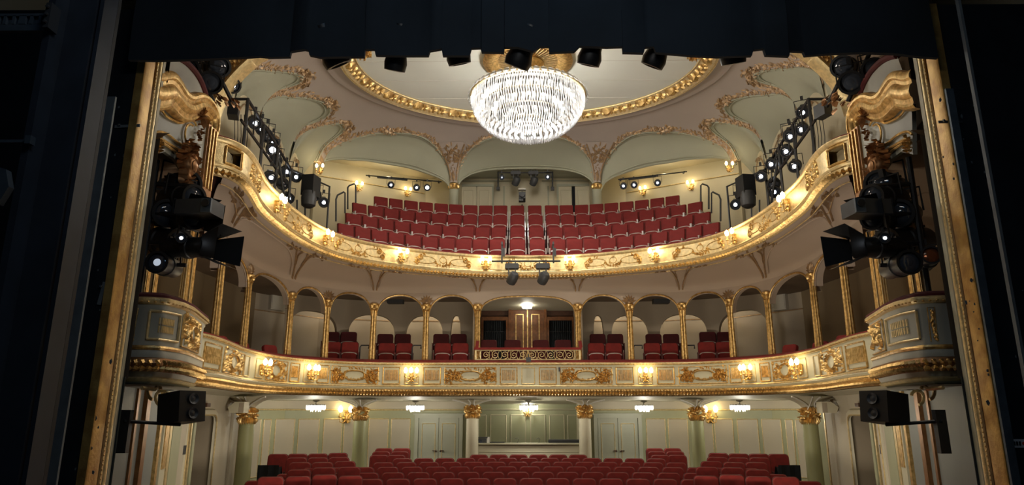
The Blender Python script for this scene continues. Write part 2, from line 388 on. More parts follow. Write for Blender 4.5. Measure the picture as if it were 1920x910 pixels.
LUN = {
 'E': [(-2.43, 23.2), (-2.29, 22.82), (-1.98, 22.4), (-1.64, 22.04), (-1.16, 21.76), (-.6, 21.6), (0, 21.56)],
 'D': [(-2.6, 23.15), (-2.87, 22.54), (-3.15, 21.91), (-3.56, 21.4), (-4.11, 21.11), (-4.73, 20.93), (-5.36, 20.86), (-5.98, 20.86), (-6.41, 20.88), (-6.8, 20.92)],
 'C': [(-6.88, 20.72), (-6.5, 20.6), (-6.2, 20.56), (-5.95, 20.46), (-5.80, 20.28), (-5.86, 20.06), (-6.14, 19.92), (-6.44, 19.8), (-6.78, 19.68), (-7.15, 19.62)],
 'B': [(-7.17, 19.48), (-6.85, 19.42), (-6.6, 19.5), (-6.26, 19.5), (-6.04, 19.28), (-6.03, 18.91), (-6.18, 18.59), (-6.42, 18.25), (-6.7, 17.87), (-6.95, 17.42), (-7.2, 17.08)],
 'A': [(-7.2, 16.94), (-6.93, 17.1), (-6.66, 17.3), (-6.40, 17.38), (-6.24, 17.24), (-6.30, 16.99), (-6.52, 16.66), (-6.78, 16.27), (-6.98, 15.85), (-7.2, 15.5)],
 'Z': [(-7.2, 15.34), (-6.9, 15.55), (-6.6, 15.6), (-6.42, 15.4), (-6.5, 15.1), (-6.75, 14.6), (-7.0, 14.1), (-7.2, 13.8)]}
LC = {}
for k, l in LUN.items():
    if k == 'E': l = l + [(-x, y) for x, y in reversed(l[:-1])]
    LC[k] = [(p.x, p.y) for p in catmull([(a, b, 0) for a, b in l], 5)]
half = [(-7.2, 8.0)] + list(reversed(LC['Z'])) + list(reversed(LC['A'])) + list(reversed(LC['B'])) + list(reversed(LC['C'])) + list(reversed(LC['D']))
poly = half + LC['E'] + [(-x, y) for x, y in reversed(half)]
def inside(p, pl):
    c = False; n = len(pl); x, y = p
    for i in range(n):
        (x1, y1), (x2, y2) = pl[i], pl[i - 1]
        if (y1 > y) != (y2 > y) and x < (x2 - x1) * (y - y1) / (y2 - y1) + x1: c = not c
    return c
NE = 72
ring = [(RC[0] + RA * math.sin(2 * PI * i / NE), RC[1] + RB * math.cos(2 * PI * i / NE)) for i in range(NE)]
def in_ring(x, y, k=1.0): return ((x - RC[0]) / RA) ** 2 + ((y - RC[1]) / RB) ** 2 < k
gp = []
g = 0.22; y = 8.1
while y < 23.3:
    x = -7.1
    while x < 7.15:
        if inside((x, y), poly) and not in_ring(x, y, 1.03): gp.append((x, y))
        x += g
    y += g
for rr in (1.03, 1.07, 1.13):
    gp += [(RC[0] + RA * rr * math.sin(2 * PI * (i + .5) / NE), RC[1] + RB * rr * math.cos(2 * PI * (i + .5) / NE)) for i in range(NE)]
V2 = [Vector(p) for p in poly + ring + gp]
E2 = [(i, (i + 1) % len(poly)) for i in range(len(poly))] + [(len(poly) + i, len(poly) + (i + 1) % NE) for i in range(NE)]
ov, oe, of, *_ = delaunay_2d_cdt(V2, E2, [], 0, 1e-5)
mb = MB(); keep = []
for f in of:
    cx = sum(ov[i].x for i in f) / len(f); cy = sum(ov[i].y for i in f) / len(f)
    if inside((cx, cy), poly) and not in_ring(cx, cy, 0.999): keep.append(tuple(f))
mb.add([(p.x, p.y, zvault(p.x, p.y)) for p in ov], keep)
mb.build('ceiling', 'vault', kind='structure', ang=60)
# raised inner ceiling panel, its oval gold frame and the soft step around it
mb = MB(); ct = Vector((RC[0], RC[1], HC + .02))
def el(k, z, n=NE): return [Vector((RC[0] + (RA + k) * math.sin(2 * PI * i / n), RC[1] + (RB + k) * math.cos(2 * PI * i / n), z)) for i in range(n)]
mb.grid([el(-.25, HC + .03), [ct.lerp(p, .5) for p in el(-.25, HC + .03)], [ct.lerp(p, .02) for p in el(-.25, HC + .03)]], closed_v=True)
mb.add([ct.lerp(p, .02) for p in el(-.25, HC + .03)], [tuple(range(NE))])
oval = mb.build('ceiling_oval_panel', 'disc', kind='structure')
root = thing('oval_ceiling_moulding', (0, 16.8, HC - .25), 'oval gilded acanthus moulding framing the pale centre of the ceiling', 'ceiling moulding')
mb = MB()
prof = [(.16, -.10), (.13, -.16), (.06, -.19), (.0, -.15), (-.03, -.12), (-.24, -.03), (-.27, .0), (-.30, .02)]
mb.grid([el(o, HC + z) for o, z in prof], closed_v=True); mb.build('moulding_band', 'goldpale', root)
mb = MB(); rng = random.Random(4)
NB = 96
def FR(s, z, o):   # s angle units (metres along), z across the band
    t = s / 4.3; return Vector((RC[0] + (RA - .13 + z) * math.sin(t), RC[1] + (RB - .13 + z) * math.cos(t), HC - .085 - z * .5 - o))
for i in range(NB):
    s = 2 * PI * 4.3 * i / NB
    if i % 4 == 0: leaf(mb, FR, s - .09, 0, .34, .34, 0, .1); bead(mb, FR, s, 0, .07, .12)
    else:
        for a in (-.9, .9, -2.2, 2.2): leaf(mb, FR, s, 0, .15, .1, a, .06)
        leaf(mb, FR, s, 0, .22, .09, 0, .05)
mb.build('acanthus_leaves', 'gold', root, kind='stuff')
mb = MB(); mb.tube([p for p in el(.13, HC - .16)], .022, 6, closed=True); mb.tube([p for p in el(-.29, HC - .01)], .02, 6, closed=True)
mb.build('gilt_line', 'goldpale', root)
mb = MB()
prof = [(.62, -.14), (.60, -.17), (.56, -.175), (.50, -.13), (.42, -.12), (.36, -.14), (.30, -.12), (.18, -.08)]
mb.grid([[Vector((p.x, p.y, min(zvault(p.x, p.y), HC) + z * .55 + .03)) for p in el(o, 0)] for o, z in prof], closed_v=True)
mb.build('stepped_plaster_ring', 'vault', root)
for i, (u, v) in enumerate([(683, 100), (1302, 103)]):
    p = at(u, v, z=HC - .2); mb = MB(); F = (lambda p: lambda s, z, o: Vector((p.x + s, p.y + z, p.z - o)))(p)
    mb.box((p.x, p.y, p.z + .06), (.3, .42, .14)); rocaille(mb, F, 0, 0, .34, .46, .12, rng, 26); mb.build('corner_cartouche', 'gold', root)
# fine seam lines of the inner panel
mb = MB()
for k in range(5):
    yy = 14.6 + k * 1.13; xr = (RA - .35) * math.sqrt(max(0, 1 - ((yy - 16.8) / (RB - .3)) ** 2))
    mb.box((0, yy, HC + .025), (2 * xr, .012, .012))
mb.build('panel_seam', 'white', root)
# rosette
root = thing('ceiling_rosette', (0, 16.8, HC - .3), 'round gilded ventilation rosette on the ceiling above the chandelier', 'ceiling rosette')
mb = MB(); mb.lathe([(1.20, .02), (1.22, -.06), (1.12, -.13), (1.0, -.14), (.92, -.09), (.86, -.07), (.80, -.02), (.78, .02)], (0, 16.8, HC), 48); mb.build('outer_ring', 'gold', root)
mb = MB()
for k in range(48):
    a = 2 * PI * k / 48; mb.box((.6 * math.cos(a), 16.8 + .6 * math.sin(a), HC - .05), (.42, .028, .04), rz=a)
mb.build('radial_grille', 'goldpale', root)
mb = MB(); mb.lathe([(.82, .0), (.3, -.01)], (0, 16.8, HC - .01), 32); mb.build('grille_back', 'golddark', root)
mb = MB(); mb.lathe([(.42, .02), (.44, -.12), (.36, -.22), (.34, -.3), (.26, -.32), (.24, -.36)], (0, 16.8, HC), 32); mb.build('centre_collar', 'gold', root)

# ---- lunettes: pockets between the vault edge and the wall
def wall_arch(name, n):
    if name == 'E':
        l = [at(u, v, y=23.3) for u, v in [(856, 356), (862, 343), (872, 334), (890, 326), (915, 321), (950, 318.5), (990, 318)]]
        l = [(p.x, p.y, p.z) for p in l]; l = l + [(-x, y, z) for x, y, z in reversed(l[:-1])]
    elif name == 'D':
        a = Vector((-6.85, 20.85)); b = Vector((-2.43, 23.25)); l = []
        for u, v in [(846, 360), (841, 348), (831, 339), (818, 333), (797, 325.5), (773.5, 318), (745, 312), (717.5, 308), (690, 303), (661.5, 301), (640, 299), (620, 300), (606, 303), (596, 312)]:
            q = at(u, v, y=10); d = Vector((q.x - CX, q.y)); e = b - a; A = a - Vector((CX, 0)); den = d.x * e.y - d.y * e.x
            t = (A.x * e.y - A.y * e.x) / den; l.append((CX + d.x * t, d.y * t, q.z * t))
    else:
        p0, p1 = LUN[name][0], LUN[name][-1]; l = []
        for i in range(13):
            t = i / 12; l.append((-7.3, p0[1] + (p1[1] - p0[1]) * t, 7.35 + .62 * math.sin(PI * t) ** .7))
    l = catmull(l, 6); L_ = [0]
    for a, b in zip(l, l[1:]): L_.append(L_[-1] + (b - a).length)
    out = []
    for i in range(n):
        t = L_[-1] * i / (n - 1); k = 0
        while k < len(L_) - 2 and L_[k + 1] < t: k += 1
        out.append(l[k].lerp(l[k + 1], (t - L_[k]) / max(1e-9, L_[k + 1] - L_[k])))
    return out
WA = {}
lun_struct = 0
lunnames = {'E': 'centre', 'D': 'corner', 'C': 'third', 'B': 'second', 'A': 'first', 'Z': 'front'}
def lunette(name, sg):
    e = [Vector((x * (1 if sg < 0 else -1), y, zvault(x, y))) for x, y in LC[name]]
    n = len(e); w = wall_arch(name, n)
    if sg > 0: w = [Vector((-p.x, p.y, p.z)) for p in w]
    WA[(name, sg)] = w
    mb = MB(); rows = []
    for i, (a, b) in enumerate(zip(e, w)):
        r = []
        for j in range(13):
            t = j / 12; q = a.lerp(b, t)
            # a stepped lip inside the edge, then a gentle pocket
            lift = .10 * min(1, t / .10) * (1 if t < .5 else max(0, (1 - t) / .5)) * math.sin(PI * i / (n - 1)) ** .5
            q.z += lift + (.10 * math.sin(PI * t) * math.sin(PI * i / (n - 1)))
            r.append(q)
        rows.append(r)
    mb.grid(rows); mb.build('ceiling_lunette', 'lunette', kind='structure', ang=50)
    root = thing('lunette_border', tuple(e[n // 2]), f'gilded leaf border edging the {lunnames[name]} ceiling lunette' + ('' if name == 'E' else f' on the {side(sg)}') + ' of the vault', 'stucco border')
    mb = MB(); mb.tube([p + Vector((0, 0, -.01)) for p in e], .028, 5); mb.tube([a.lerp(b, .10) + Vector((0, 0, .07)) for a, b in zip(e, w)], .022, 5)
    mb.build('edge_bead', 'lunette', root)
    if name in 'DE':
        mb = MB(); mb.tube([p.lerp(q, .04) for p, q in zip(w, e)], .035, 5); mb.tube([p.lerp(q, .12) + Vector((0, 0, -.0)) for p, q in zip(w, e)], .02, 5); mb.build('arch_bead', 'lunette', root)
    # leafy stucco along the vault side
    mb = MB(); rng = random.Random(sum(map(ord, name)) + 7 * (sg > 0) * 0)
    seg = 0.0; tot = sum((b - a).length for a, b in zip(e, e[1:]))
    def F(s, z, o):
        s = max(0, min(tot - 1e-4, s)); acc = 0
        for i in range(n - 1):
            d = (e[i + 1] - e[i]).length
            if acc + d >= s: break
            acc += d
        t = (s - acc) / max(1e-9, d); p = e[i].lerp(e[i + 1], t); a = e[max(0, i - 2)]; b = e[min(n - 1, i + 3)]
        tg = Vector((b.x - a.x, b.y - a.y)).normalized(); nn = Vector((tg.y, -tg.x)) * (-1 if sg > 0 else 1)
        c0 = Vector((RC[0] - p.x, RC[1] - p.y))
        if sg > 0: nn = nn
        x = p.x + nn.x * z; y = p.y + nn.y * z
        return Vector((x, y, zvault(x, y) - o - .005))
    # orientation: leaves must sit outside the lunette
    mid = F(tot / 2, .2, 0); c = sum(e, Vector()) / n
    sgn = 1 if (mid.xy - c.xy).length > (F(tot / 2, -.2, 0).xy - c.xy).length else -1
    G = lambda s, z, o: F(s, z * sgn, o)
    wid = {'E': .17, 'D': .19, 'C': .15, 'B': .22, 'A': .22, 'Z': .2}[name]
    s = .05
    while s < tot - .05:
        t = s / tot; wloc = wid * (.55 + .45 * math.sin(PI * t)) * (1 + .25 * math.sin(s * 7))
        for k in range(4):
            leaf(mb, G, s + rng.uniform(-.05, .05), rng.uniform(.04, wloc), rng.uniform(.08, .17), .055, rng.uniform(-1.4, 1.4) + (0 if t < .5 else PI), rng.uniform(.02, .05))
        s += .075
    for c_ in ({'E': [], 'D': [.55], 'C': [.45], 'B': [.45], 'A': [.4], 'Z': [.4]}[name]):
        rocaille(mb, G, tot * c_, wid * .7, .5, .34, .08, rng, 40)
        for q in (-1, 1): ribbon(mb, G, spiral(tot * c_ + q * .25, wid * .8, .13, 1.2, PI / 2, 14, q), .04, .05)
    mb.build('leaf_scrolls', 'goldrose', root, kind='stuff')
for nm in 'DCBAZ':
    for sg in (-1, 1): lunette(nm, sg)
lunette('E', -1)
# rear pillars between centre and corner lunettes
for sg in (-1, 1):
    p = at(851 if sg < 0 else 1119, 350, y=23.15); cx = p.x; zc = p.z
    root = thing('gallery_pillar', (cx, 23.2, 5.6), f'plastered pillar with gilded capital behind the top balcony seats, {side(sg)} of the centre arch', 'pillar', 'pillars behind the top balcony')
    mb = MB()
    prof = [(.17, 5.6), (.17, zc - .12), (.19, zc - .1)]; mb.lathe(prof, (cx, 23.2, 0), 16)
    mb.build('shaft', 'lunette', root)
    mb = MB(); mb.lathe([(.14, zc - .12), (.17, zc - .10), (.15, zc - .05), (.18, zc + .03), (.2, zc + .07), (.16, zc + .1)], (cx, 23.16, 0), 16)
    F = lambda s, z, o, cx=cx: Vector((cx + (.17 + o) * math.sin(s / .17), 23.16 - (.17 + o) * math.cos(s / .17), z))
    for k in range(7): leaf(mb, F, -.28 + k * .093, zc - .08, .15, .08, PI / 2, .05)
    mb.build('capital', 'gold', root)
    # fan of stucco rising from the capital between the arches
    mb = MB(); rows = []
    for i in range(11):
        t = i / 10; z = zc + .1 + t * 1.05; w_ = .13 + .38 * t ** 2.2; yy = 23.0 - 1.15 * t ** 2.0
        rows.append([Vector((cx + w_ * q, yy - .05 * (1 - q * q), z)) for q in (-1, -.5, 0, .5, 1)])
    mb.grid(rows); mb.build('pendentive', 'vault', root)
    mb = MB(); rng = random.Random(9)
    def F(s, z, o, cx=cx, zc=zc):
        t = max(0, min(1.1, (z - zc - .1) / 1.05)); return Vector((cx + s, 23.0 - 1.15 * t ** 2 - .06 - o, z))
    for q in (-1, 1):
        ribbon(mb, F, [(q * (.10 + .36 * t ** 2.2) + .0, zc + .15 + t * .95) for t in [i / 12 for i in range(13)]], .05, .04)
        ribbon(mb, F, spiral(cx * 0 + q * .14, zc + .75, .09, 1.3, 0, 14, q), .035, .04)
    leaf(mb, F, 0, zc + .1, .4, .12, PI / 2, .05); rocaille(mb, F, 0, zc + .88, .62, .40, .07, rng, 60); rocaille(mb, F, 0, zc + .5, .22, .4, .05, rng, 18)
    mb.build('stucco_relief', 'goldrose', root)
# side and rear walls of the upper tier
def wall_strip(name, pts, z0, z1, m, kind='structure', **k):
    mb = MB()
    for (a, b) in zip(pts, pts[1:]):
        za0, za1 = (z0, z0) if not callable(z0) else (z0(*a), z0(*b)); zb0, zb1 = (z1, z1) if not callable(z1) else (z1(*a), z1(*b))
        mb.quad((a[0], a[1], za0), (b[0], b[1], za1), (b[0], b[1], zb1), (a[0], a[1], zb0))
    return mb.build(name, m, kind=kind, **k)
for sg in (-1, 1):
    X = lambda pts: [(x * -sg, y) for x, y in pts]
    wall_strip('wall_' + side(sg), X([(-7.3, 8.0), (-7.3, 13.8), (-7.3, 20.75), (-6.95, 20.9)]), 3.9, 8.1, 'balcwall')
    # gallery wall behind the corner arch
    wall_strip('wall_rear_' + side(sg), X([(-6.85, 20.9), (-8.0, 21.4), (-7.8, 22.4), (-3.8, 24.75), (-2.42, 24.75), (-2.42, 23.5)]), 3.9, 9.05, 'balcwall')
    mb = MB(); mb.add([(x * -sg, y, 8.72) for x, y in [(-6.85, 20.85), (-2.42, 23.3), (-2.42, 24.9), (-3.8, 24.9), (-8.1, 22.5), (-8.1, 21.3)]], [(0, 1, 2, 3, 4, 5)])
    mb.build('ceiling_gallery_' + side(sg), 'balcwall', kind='structure')
    # flat wall face above the corner arch
wall_strip('wall_rear', [(-2.42, 24.75), (2.42, 24.75)], 4.5, 9.05, 'balcwall')
mb = MB(); mb.quad((-2.42, 23.28, 8.72), (2.42, 23.28, 8.72), (2.42, 24.8, 8.72), (-2.42, 24.8, 8.72)); mb.build('ceiling_gallery', 'lunette', kind='structure')
# gilded lines and tracery on the side walls under the lunettes
for sg in (-1, 1):
    for nm in 'CBAZ':
        w = WA[(nm, sg)]; root = thing('wall_arch_tracery', tuple(w[len(w) // 2]), f'thin gilt tracery arch on the {side(sg)} wall below the {lunnames[nm]} lunette', 'stucco tracery')
        mb = MB(); n = len(w); mid = sum(w, Vector()) / n
        ins = [Vector((p.x + .04 * sg * -1, mid.y + (p.y - mid.y) * .78, p.z - .22)) for p in w]
        mb.tube(ins, .016, 5); mb.build('gilt_line', 'goldrose', root)
        mb = MB(); rng = random.Random(3); top = ins[n // 2]
        F = lambda s, z, o, top=top, sg=sg: Vector((top.x - sg * o, top.y + s, top.z + z))
        rocaille(mb, F, 0, -.02, .5, .16, .05, rng, 22); mb.build('leaf_spray', 'goldrose', root)
# front arch of the ceiling
arc = [at(u, v, y=12.6) for u, v in [(402, 215), (410, 190), (425, 163), (445, 139), (468, 117), (490, 100)]]
root = thing('front_ceiling_arch', (0, 12.6, 6), 'gilded moulding arch where the auditorium ceiling meets the proscenium zone', 'moulding arch')
arc = [Vector((p.x, p.y, p.z)) for p in arc]
crown = [Vector((-4.2, 12.6, 8.15)), Vector((-2.2, 12.6, 8.75)), Vector((0, 12.6, 8.95))]
full = catmull(arc + crown, 8); full = full + [Vector((-p.x, p.y, p.z)) for p in reversed(full[:-1])]
n = len(full); rows = []
for i, p in enumerate(full):
    a = full[max(0, i - 1)]; b = full[min(n - 1, i + 1)]; d = (b - a).normalized(); o = Vector((-d.z, 0, d.x))
    rows.append([p + o * a_ + Vector((0, b_, 0)) for a_, b_ in ((-.02, .25), (0, .02), (.05, -.05), (.1, -.02), (.14, .03), (.34, .03), (.38, -.04), (.44, -.04), (.46, .1))])
mb = MB(); mb.grid(rows); mb.build('moulding', 'goldpale', root)
mb = MB(); acc = 0
for i in range(n - 1):
    acc += (full[i + 1] - full[i]).length
    if acc > .1:
        acc = 0; p = full[i]; d = (full[i + 1] - p).normalized(); o = Vector((-d.z, 0, d.x))
        F = lambda s, z, q: p + d * s + o * (.24 + z) + Vector((0, .03 - q, 0))
        for a_ in (.8, -.8): leaf(mb, F, 0, 0, .13, .08, a_ , .05); leaf(mb, F, 0, 0, .1, .06, PI - a_, .04)
mb.build('leaf_ornament', 'gold', root, kind='stuff')
mb = MB(); rows = []
for p in full: rows.append([p + Vector((0, .04, 0)) + Vector((0, 0, .3)), Vector((p.x * 1.0, 12.64, 9.8))])
mb.grid(rows); mb.quad((-7.6, 12.64, 4), (full[0].x, 12.64, 4), (full[0].x, 12.64, 9.8), (-7.6, 12.64, 9.8)); mb.quad((7.6, 12.64, 4), (-full[0].x, 12.64, 4), (-full[0].x, 12.64, 9.8), (7.6, 12.64, 9.8))
mb.build('wall_front', 'vault', kind='structure')

# ================================================================ UPPER BALCONY PARAPET
UT, UB = 4.407, 3.78
PX = 0.0159
def FU(base):
    """fascia surface of the upper balcony; base = out offset"""
    return lambda s, z, o: U.P(s, z, base + o - .02 * 0)
up = thing('upper_balcony_parapet', (0, 19.2, UB), 'curved cream and gold parapet of the upper balcony with red upholstered ledge', 'balcony parapet')
gl = U.hit(458, 300); gap_l = U.hit(407, 290)          # open bays in the parapet near the stage
GAPS = U.hit(455.5, 300); GAPE = U.lo + .12
mb = MB(); zt = UT
body = [(-.14, 4.33), (-.02, 4.33), (0, 4.30), (-.015, 3.98), (.02, 3.96), (.03, 3.93), (.0, 3.91), (-.02, 3.88), (-.04, 3.80), (-.14, 3.79)]
sweep_prof(mb, U, body, GAPS, -GAPS); mb.build('parapet_body', 'fascia', up)
for sg in (-1, 1):
    a, b = (U.lo, GAPS) if sg < 0 else (-GAPS, U.hi)
    mb = MB(); sweep_prof(mb, U, [(-.14, 4.33), (0, 4.33), (0, 4.27), (-.14, 4.27), (-.14, 4.33)], a, b)
    sweep_prof(mb, U, [(-.14, 4.02), (0, 4.02), (.03, 3.93), (0, 3.91), (-.04, 3.80), (-.14, 3.79), (-.14, 4.02)], a, b)
    e = U.lo if sg < 0 else U.hi; s0 = a if sg < 0 else b
    for c0, c1 in ((e, e - sg * .22), (GAPS * -sg * -1 if sg < 0 else -GAPS, (GAPS - .1) * (1 if sg < 0 else -1))):
        lo, hi = min(c0, c1), max(c0, c1); sweep_prof(mb, U, [(-.13, 4.33), (0.02, 4.33), (.02, 3.9), (-.13, 3.9), (-.13, 4.33)], lo, hi, .08)
    mb.build('open_bay_frame', 'goldpale', up)
    mb = MB(); F = FU(0); lo, hi = (a + .24, b - .1) if sg < 0 else (a + .1, b - .24)
    rect_frame(mb, FU(.005), lo - .04, hi + .04, 4.0, 4.29, .05, .04); mb.build('gilt_frame', 'gold', up)
mb = MB(); sweep_prof(mb, U, [(-.32, 4.40), (-.30, 4.455), (-.10, 4.47), (.0, 4.455), (.05, 4.42), (.04, 4.40)]); mb.build('ledge_cushion', 'velvet', up)
mb = MB(); sweep_prof(mb, U, [(-.14, 4.33), (.02, 4.325), (.045, 4.34), (.075, 4.38), (.075, 4.405), (.04, 4.415), (-.14, 4.41)]); mb.build('handrail', 'goldpale', up)
mb = MB(); sweep_prof(mb, U, [(0, 3.97), (.03, 3.965), (.045, 3.94), (.03, 3.915), (-.01, 3.905)]); mb.build('lower_fillet', 'goldpale', up)
mb = MB(); s = U.lo
while s < U.hi:
    F = FU(-.03); leaf(mb, F, s, 3.885, .115, .10, -PI / 2, .085); bead(mb, F, s + .055, 3.83, .022, .04); s += .105
mb.build('leaf_moulding', 'gold', up, kind='stuff')
mb = MB(); sweep_prof(mb, U, [(0, 3.90), (.02, 3.89), (-.0, 3.86), (-.04, 3.79), (-.1, 3.775)]); mb.build('moulding_bed', 'goldpale', up)
# panels and sconces, sequence found from the centre outwards
rng = random.Random(11)
SU = [U.hit(u, 500 if u > 600 else 420 if u > 560 else 350) for u in (910, 750.5, 603, 517)]      # sconces left of centre
pan = [(-SU[0] * -1 + .36, -(SU[0]) * -1)]
def upper_cartouche(parent, s, w, k):
    F = FU(-.012); mb = MB(); h = .15; z = 4.145
    for q in (-1, 1):
        e = [(s + q * (w * .14 + w * .20 * (1 + math.cos(a))), z + .0 + .105 * math.sin(a)) for a in [2 * PI * i / 18 for i in range(18)]]
        ribbon(mb, F, e, .035, .045, closed=True)
        ribbon(mb, F, spiral(s + q * w * .42, z + .06, .085, 1.3, PI / 2, 12, -q), .05, .07); ribbon(mb, F, spiral(s + q * w * .48, z - .07, .08, 1.2, -PI / 2, 12, q), .05, .07)
        ribbon(mb, F, [(s + q * w * (.40 + .12 * math.sin(t * PI)), z + .14 - .28 * t) for t in [i / 8 for i in range(9)]], .03, .035)
        for j in range(7): leaf(mb, F, s + q * w * (.33 + .03 * j), z + .115 + .02 * math.sin(j * 2) - .006 * j * j, .11, .065, rng.uniform(0, PI), .07)
        for j in range(5): leaf(mb, F, s + q * w * .46, z - .1 + j * .035, .11, .07, rng.uniform(-1, 1) + (0 if q > 0 else PI), .05)
    ribbon(mb, F, [(s + .10 * math.cos(a), z + .03 + .085 * math.sin(a)) for a in [2 * PI * i / 14 for i in range(14)]], .03, .045, closed=True)
    for j in range(9):
        a = PI + PI * j / 8; bead(mb, F, s + .22 * math.cos(a), z - .02 + .11 * math.sin(a), .042, .075)
    shell(mb, F, s, z + .1, .09, .05, 5)
    for j in range(20): leaf(mb, F, s + rng.uniform(-.28, .28), z - .11 + rng.uniform(-.04, .04), .10, .055, rng.uniform(0, 2 * PI), .07)
    ribbon(mb, F, [(s + w * (i / 12 - .5) * .96, z + .155) for i in range(13)], .018, .02); ribbon(mb, F, [(s + w * (i / 12 - .5) * .96, z - .155) for i in range(13)], .018, .02)
    return mb.build('cartouche_panel', 'gold', parent)
CU = [0.0]; WU = [1.2]
for a, b in zip(SU, SU[1:]): CU.append((a + b) / 2); WU.append(min(1.55, abs(b - a) - .95))
CU.append(U.hit(478, 330)); WU.append(.75)
for i, (c, w) in enumerate(zip(CU, WU)):
    for sg in ((1,) if i == 0 else (-1, 1)): upper_cartouche(up, c * (1 if sg == 1 else -1) * (1 if i == 0 else 1), w, i)
for s0 in SU:
    for sg in (-1, 1):
        for d in (-.30, .30): mb = MB(); c = sg * s0 + d; rect_frame(mb, FU(-.012), c - .11, c + .11, 4.02, 4.27, .022, .022); mb.build('panel_frame', 'gold', up)
        mb = MB(); rect_frame(mb, FU(-.012), sg * s0 - .13, sg * s0 + .13, 4.01, 4.28, .024, .022); mb.build('sconce_panel_frame', 'gold', up)
        for d in (-.47, .47): mb = MB(); ribbon(mb, FU(-.012), [(sg * s0 + d * (1 + .12 * math.sin(t * PI)), 4.02 + .25 * t) for t in [i / 6 for i in range(7)]], .022, .022); mb.build('bowed_moulding', 'gold', up)
# soffit of the upper balcony down to the arcade of the first balcony
def zarch(t):   # apex of the arches along C, t = |s| / hi
    return 3.40 + .22 * min(1, max(0, (abs(t) - .45) / .35))
colu = [(895.5, 600), (799, 600), (700, 610), (612, 610), (544, 590), (465, 550), (411, 540)]
SC = [C.hit(u, v) for u, v in colu]
print('SC', SC, [tuple(C.pos(s)) for s in SC], C.lo)
SC.append(SC[-1] - 1.45)
RIBS = [SC[0], SC[2], SC[4], SC[6]]
def Umatch(s): # point of U belonging to arcade position s
    t = abs(s) / (abs(SC[6]) + 1.3); tt = min(1, t); q = tt * (abs(U.lo) - .25); return math.copysign(q, s)
bays = []      # (s0, s1) pairs of ribs
def ribfac(s):
    a = abs(s); b = [0 if False else -RIBS[0], -RIBS[1], -RIBS[2], -RIBS[3], -RIBS[3] + 2.6]
    if a < b[0]: return math.sin(PI / 2 * min(1, (b[0] - a) / .8))
    for x0, x1 in zip(b, b[1:]):
        if x0 <= a <= x1: return math.sin(PI / 2 * min(1, min(a - x0, x1 - a) / .55))
    return 1
mb = MB(); rows = []
lo = SC[6] - 1.4
NS = 220
WPR = [0, .06, .12, .22, .34, .45, .55, .65, .74, .82, .88, .93, .97, 1.0]
def soffit(s, w):
    p = C.pos(s); n = C.nrm(s, .3); q = Umatch(s); u = U.pos(q); nu = U.nrm(q); u = u - nu * .08
    za = zarch(s / abs(C.lo)) + .07
    rf = ribfac(s)
    zt = 3.775
    if w < .12: z = zt; x = u.lerp(p, w)
    else:
        t = (w - .12) / .88
        bulge = .30 * rf
        z = zt + (.05 + bulge * .5) * math.sin(PI * min(1, t * 1.2)) * (1 - t) - (zt - za) * (1 - math.sqrt(max(0, 1 - t ** (2.6 + 2 * rf))))
        x = u.lerp(p, w)
    return Vector((x.x, x.y, z))
for i in range(NS + 1):
    s = lo + (-2 * lo) * i / NS; rows.append([soffit(s, w) for w in WPR])
mb.grid(rows); mb.build('ceiling_balcony_soffit', 'soffit', kind='structure', ang=60)
# arcade wall with arch openings
def arch_z(s, s0, s1, zsp, zap, p=2.3):
    c = (s0 + s1) / 2; h = (s1 - s0) / 2 - .07; t = min(1, abs(s - c) / h); return zsp + (zap - zsp) * (1 - t ** p) ** (1 / p)
def spring(s): return 3.02 + .26 * min(1, max(0, (abs(s) / abs(C.lo) - .45) / .3))
allc = sorted(SC + [-q for q in SC])
AR = []; mbw = MB()
for s0, s1 in zip(allc, allc[1:]):
    zs_ = spring((s0 + s1) / 2) - .26; za_ = zarch((s0 + s1) / 2 / abs(C.lo)); cen = abs(s0 + s1) < .1
    if cen: za_ = 3.37
    n = 20; top = []; arc_ = []
    for i in range(n + 1):
        f = .5 - .5 * math.cos(PI * i / n); s = s0 + .07 + (s1 - s0 - .14) * f; arc_.append((s, arch_z(s, s0, s1, zs_, za_, 3.0 if cen else 2.2)))
    AR.append(arc_)
    rows = [[C.P(s, zarch(s / abs(C.lo)) + .08, 0), C.P(s, z, 0), C.P(s, z, -.22)] for s, z in arc_]
    mbw.grid(rows)
    for sx in ((s0 - .0, s0 + .07), (s1 - .07, s1)):
        mbw.grid([[C.P(s, zarch(s / abs(C.lo)) + .08, 0), C.P(s, zs_, 0), C.P(s, zs_, -.22)] for s in sx])
mbw.build('wall_arcade', 'soffit', kind='structure', ang=50)
BAYN = ['centre', 'first', 'second', 'third', 'fourth', 'fifth', 'sixth', 'seventh']
k0 = len(allc) // 2 - 1
for i, arc_ in enumerate(AR):
    d = i - k0; nm = 'gilded moulding round the wide centre arch of the first balcony' if d == 0 else f'gilded moulding round the {BAYN[abs(d)]} balcony arch {side(d)} of the centre arch'
    root = thing('arch_moulding', tuple(C.P((arc_[0][0] + arc_[-1][0]) / 2, arc_[0][1], .02)), nm, 'arch moulding', 'gilded arch mouldings of the first balcony')
    mb = MB(); mb.tube([C.P(s, z + .0, .015) for s, z in arc_], .024, 6); mb.build('outer_bead', 'gold', root)
    mb = MB(); mb.tube([C.P(s, z - .015, -.03) for s, z in arc_], .018, 5); mb.build('inner_bead', 'soffit', root)
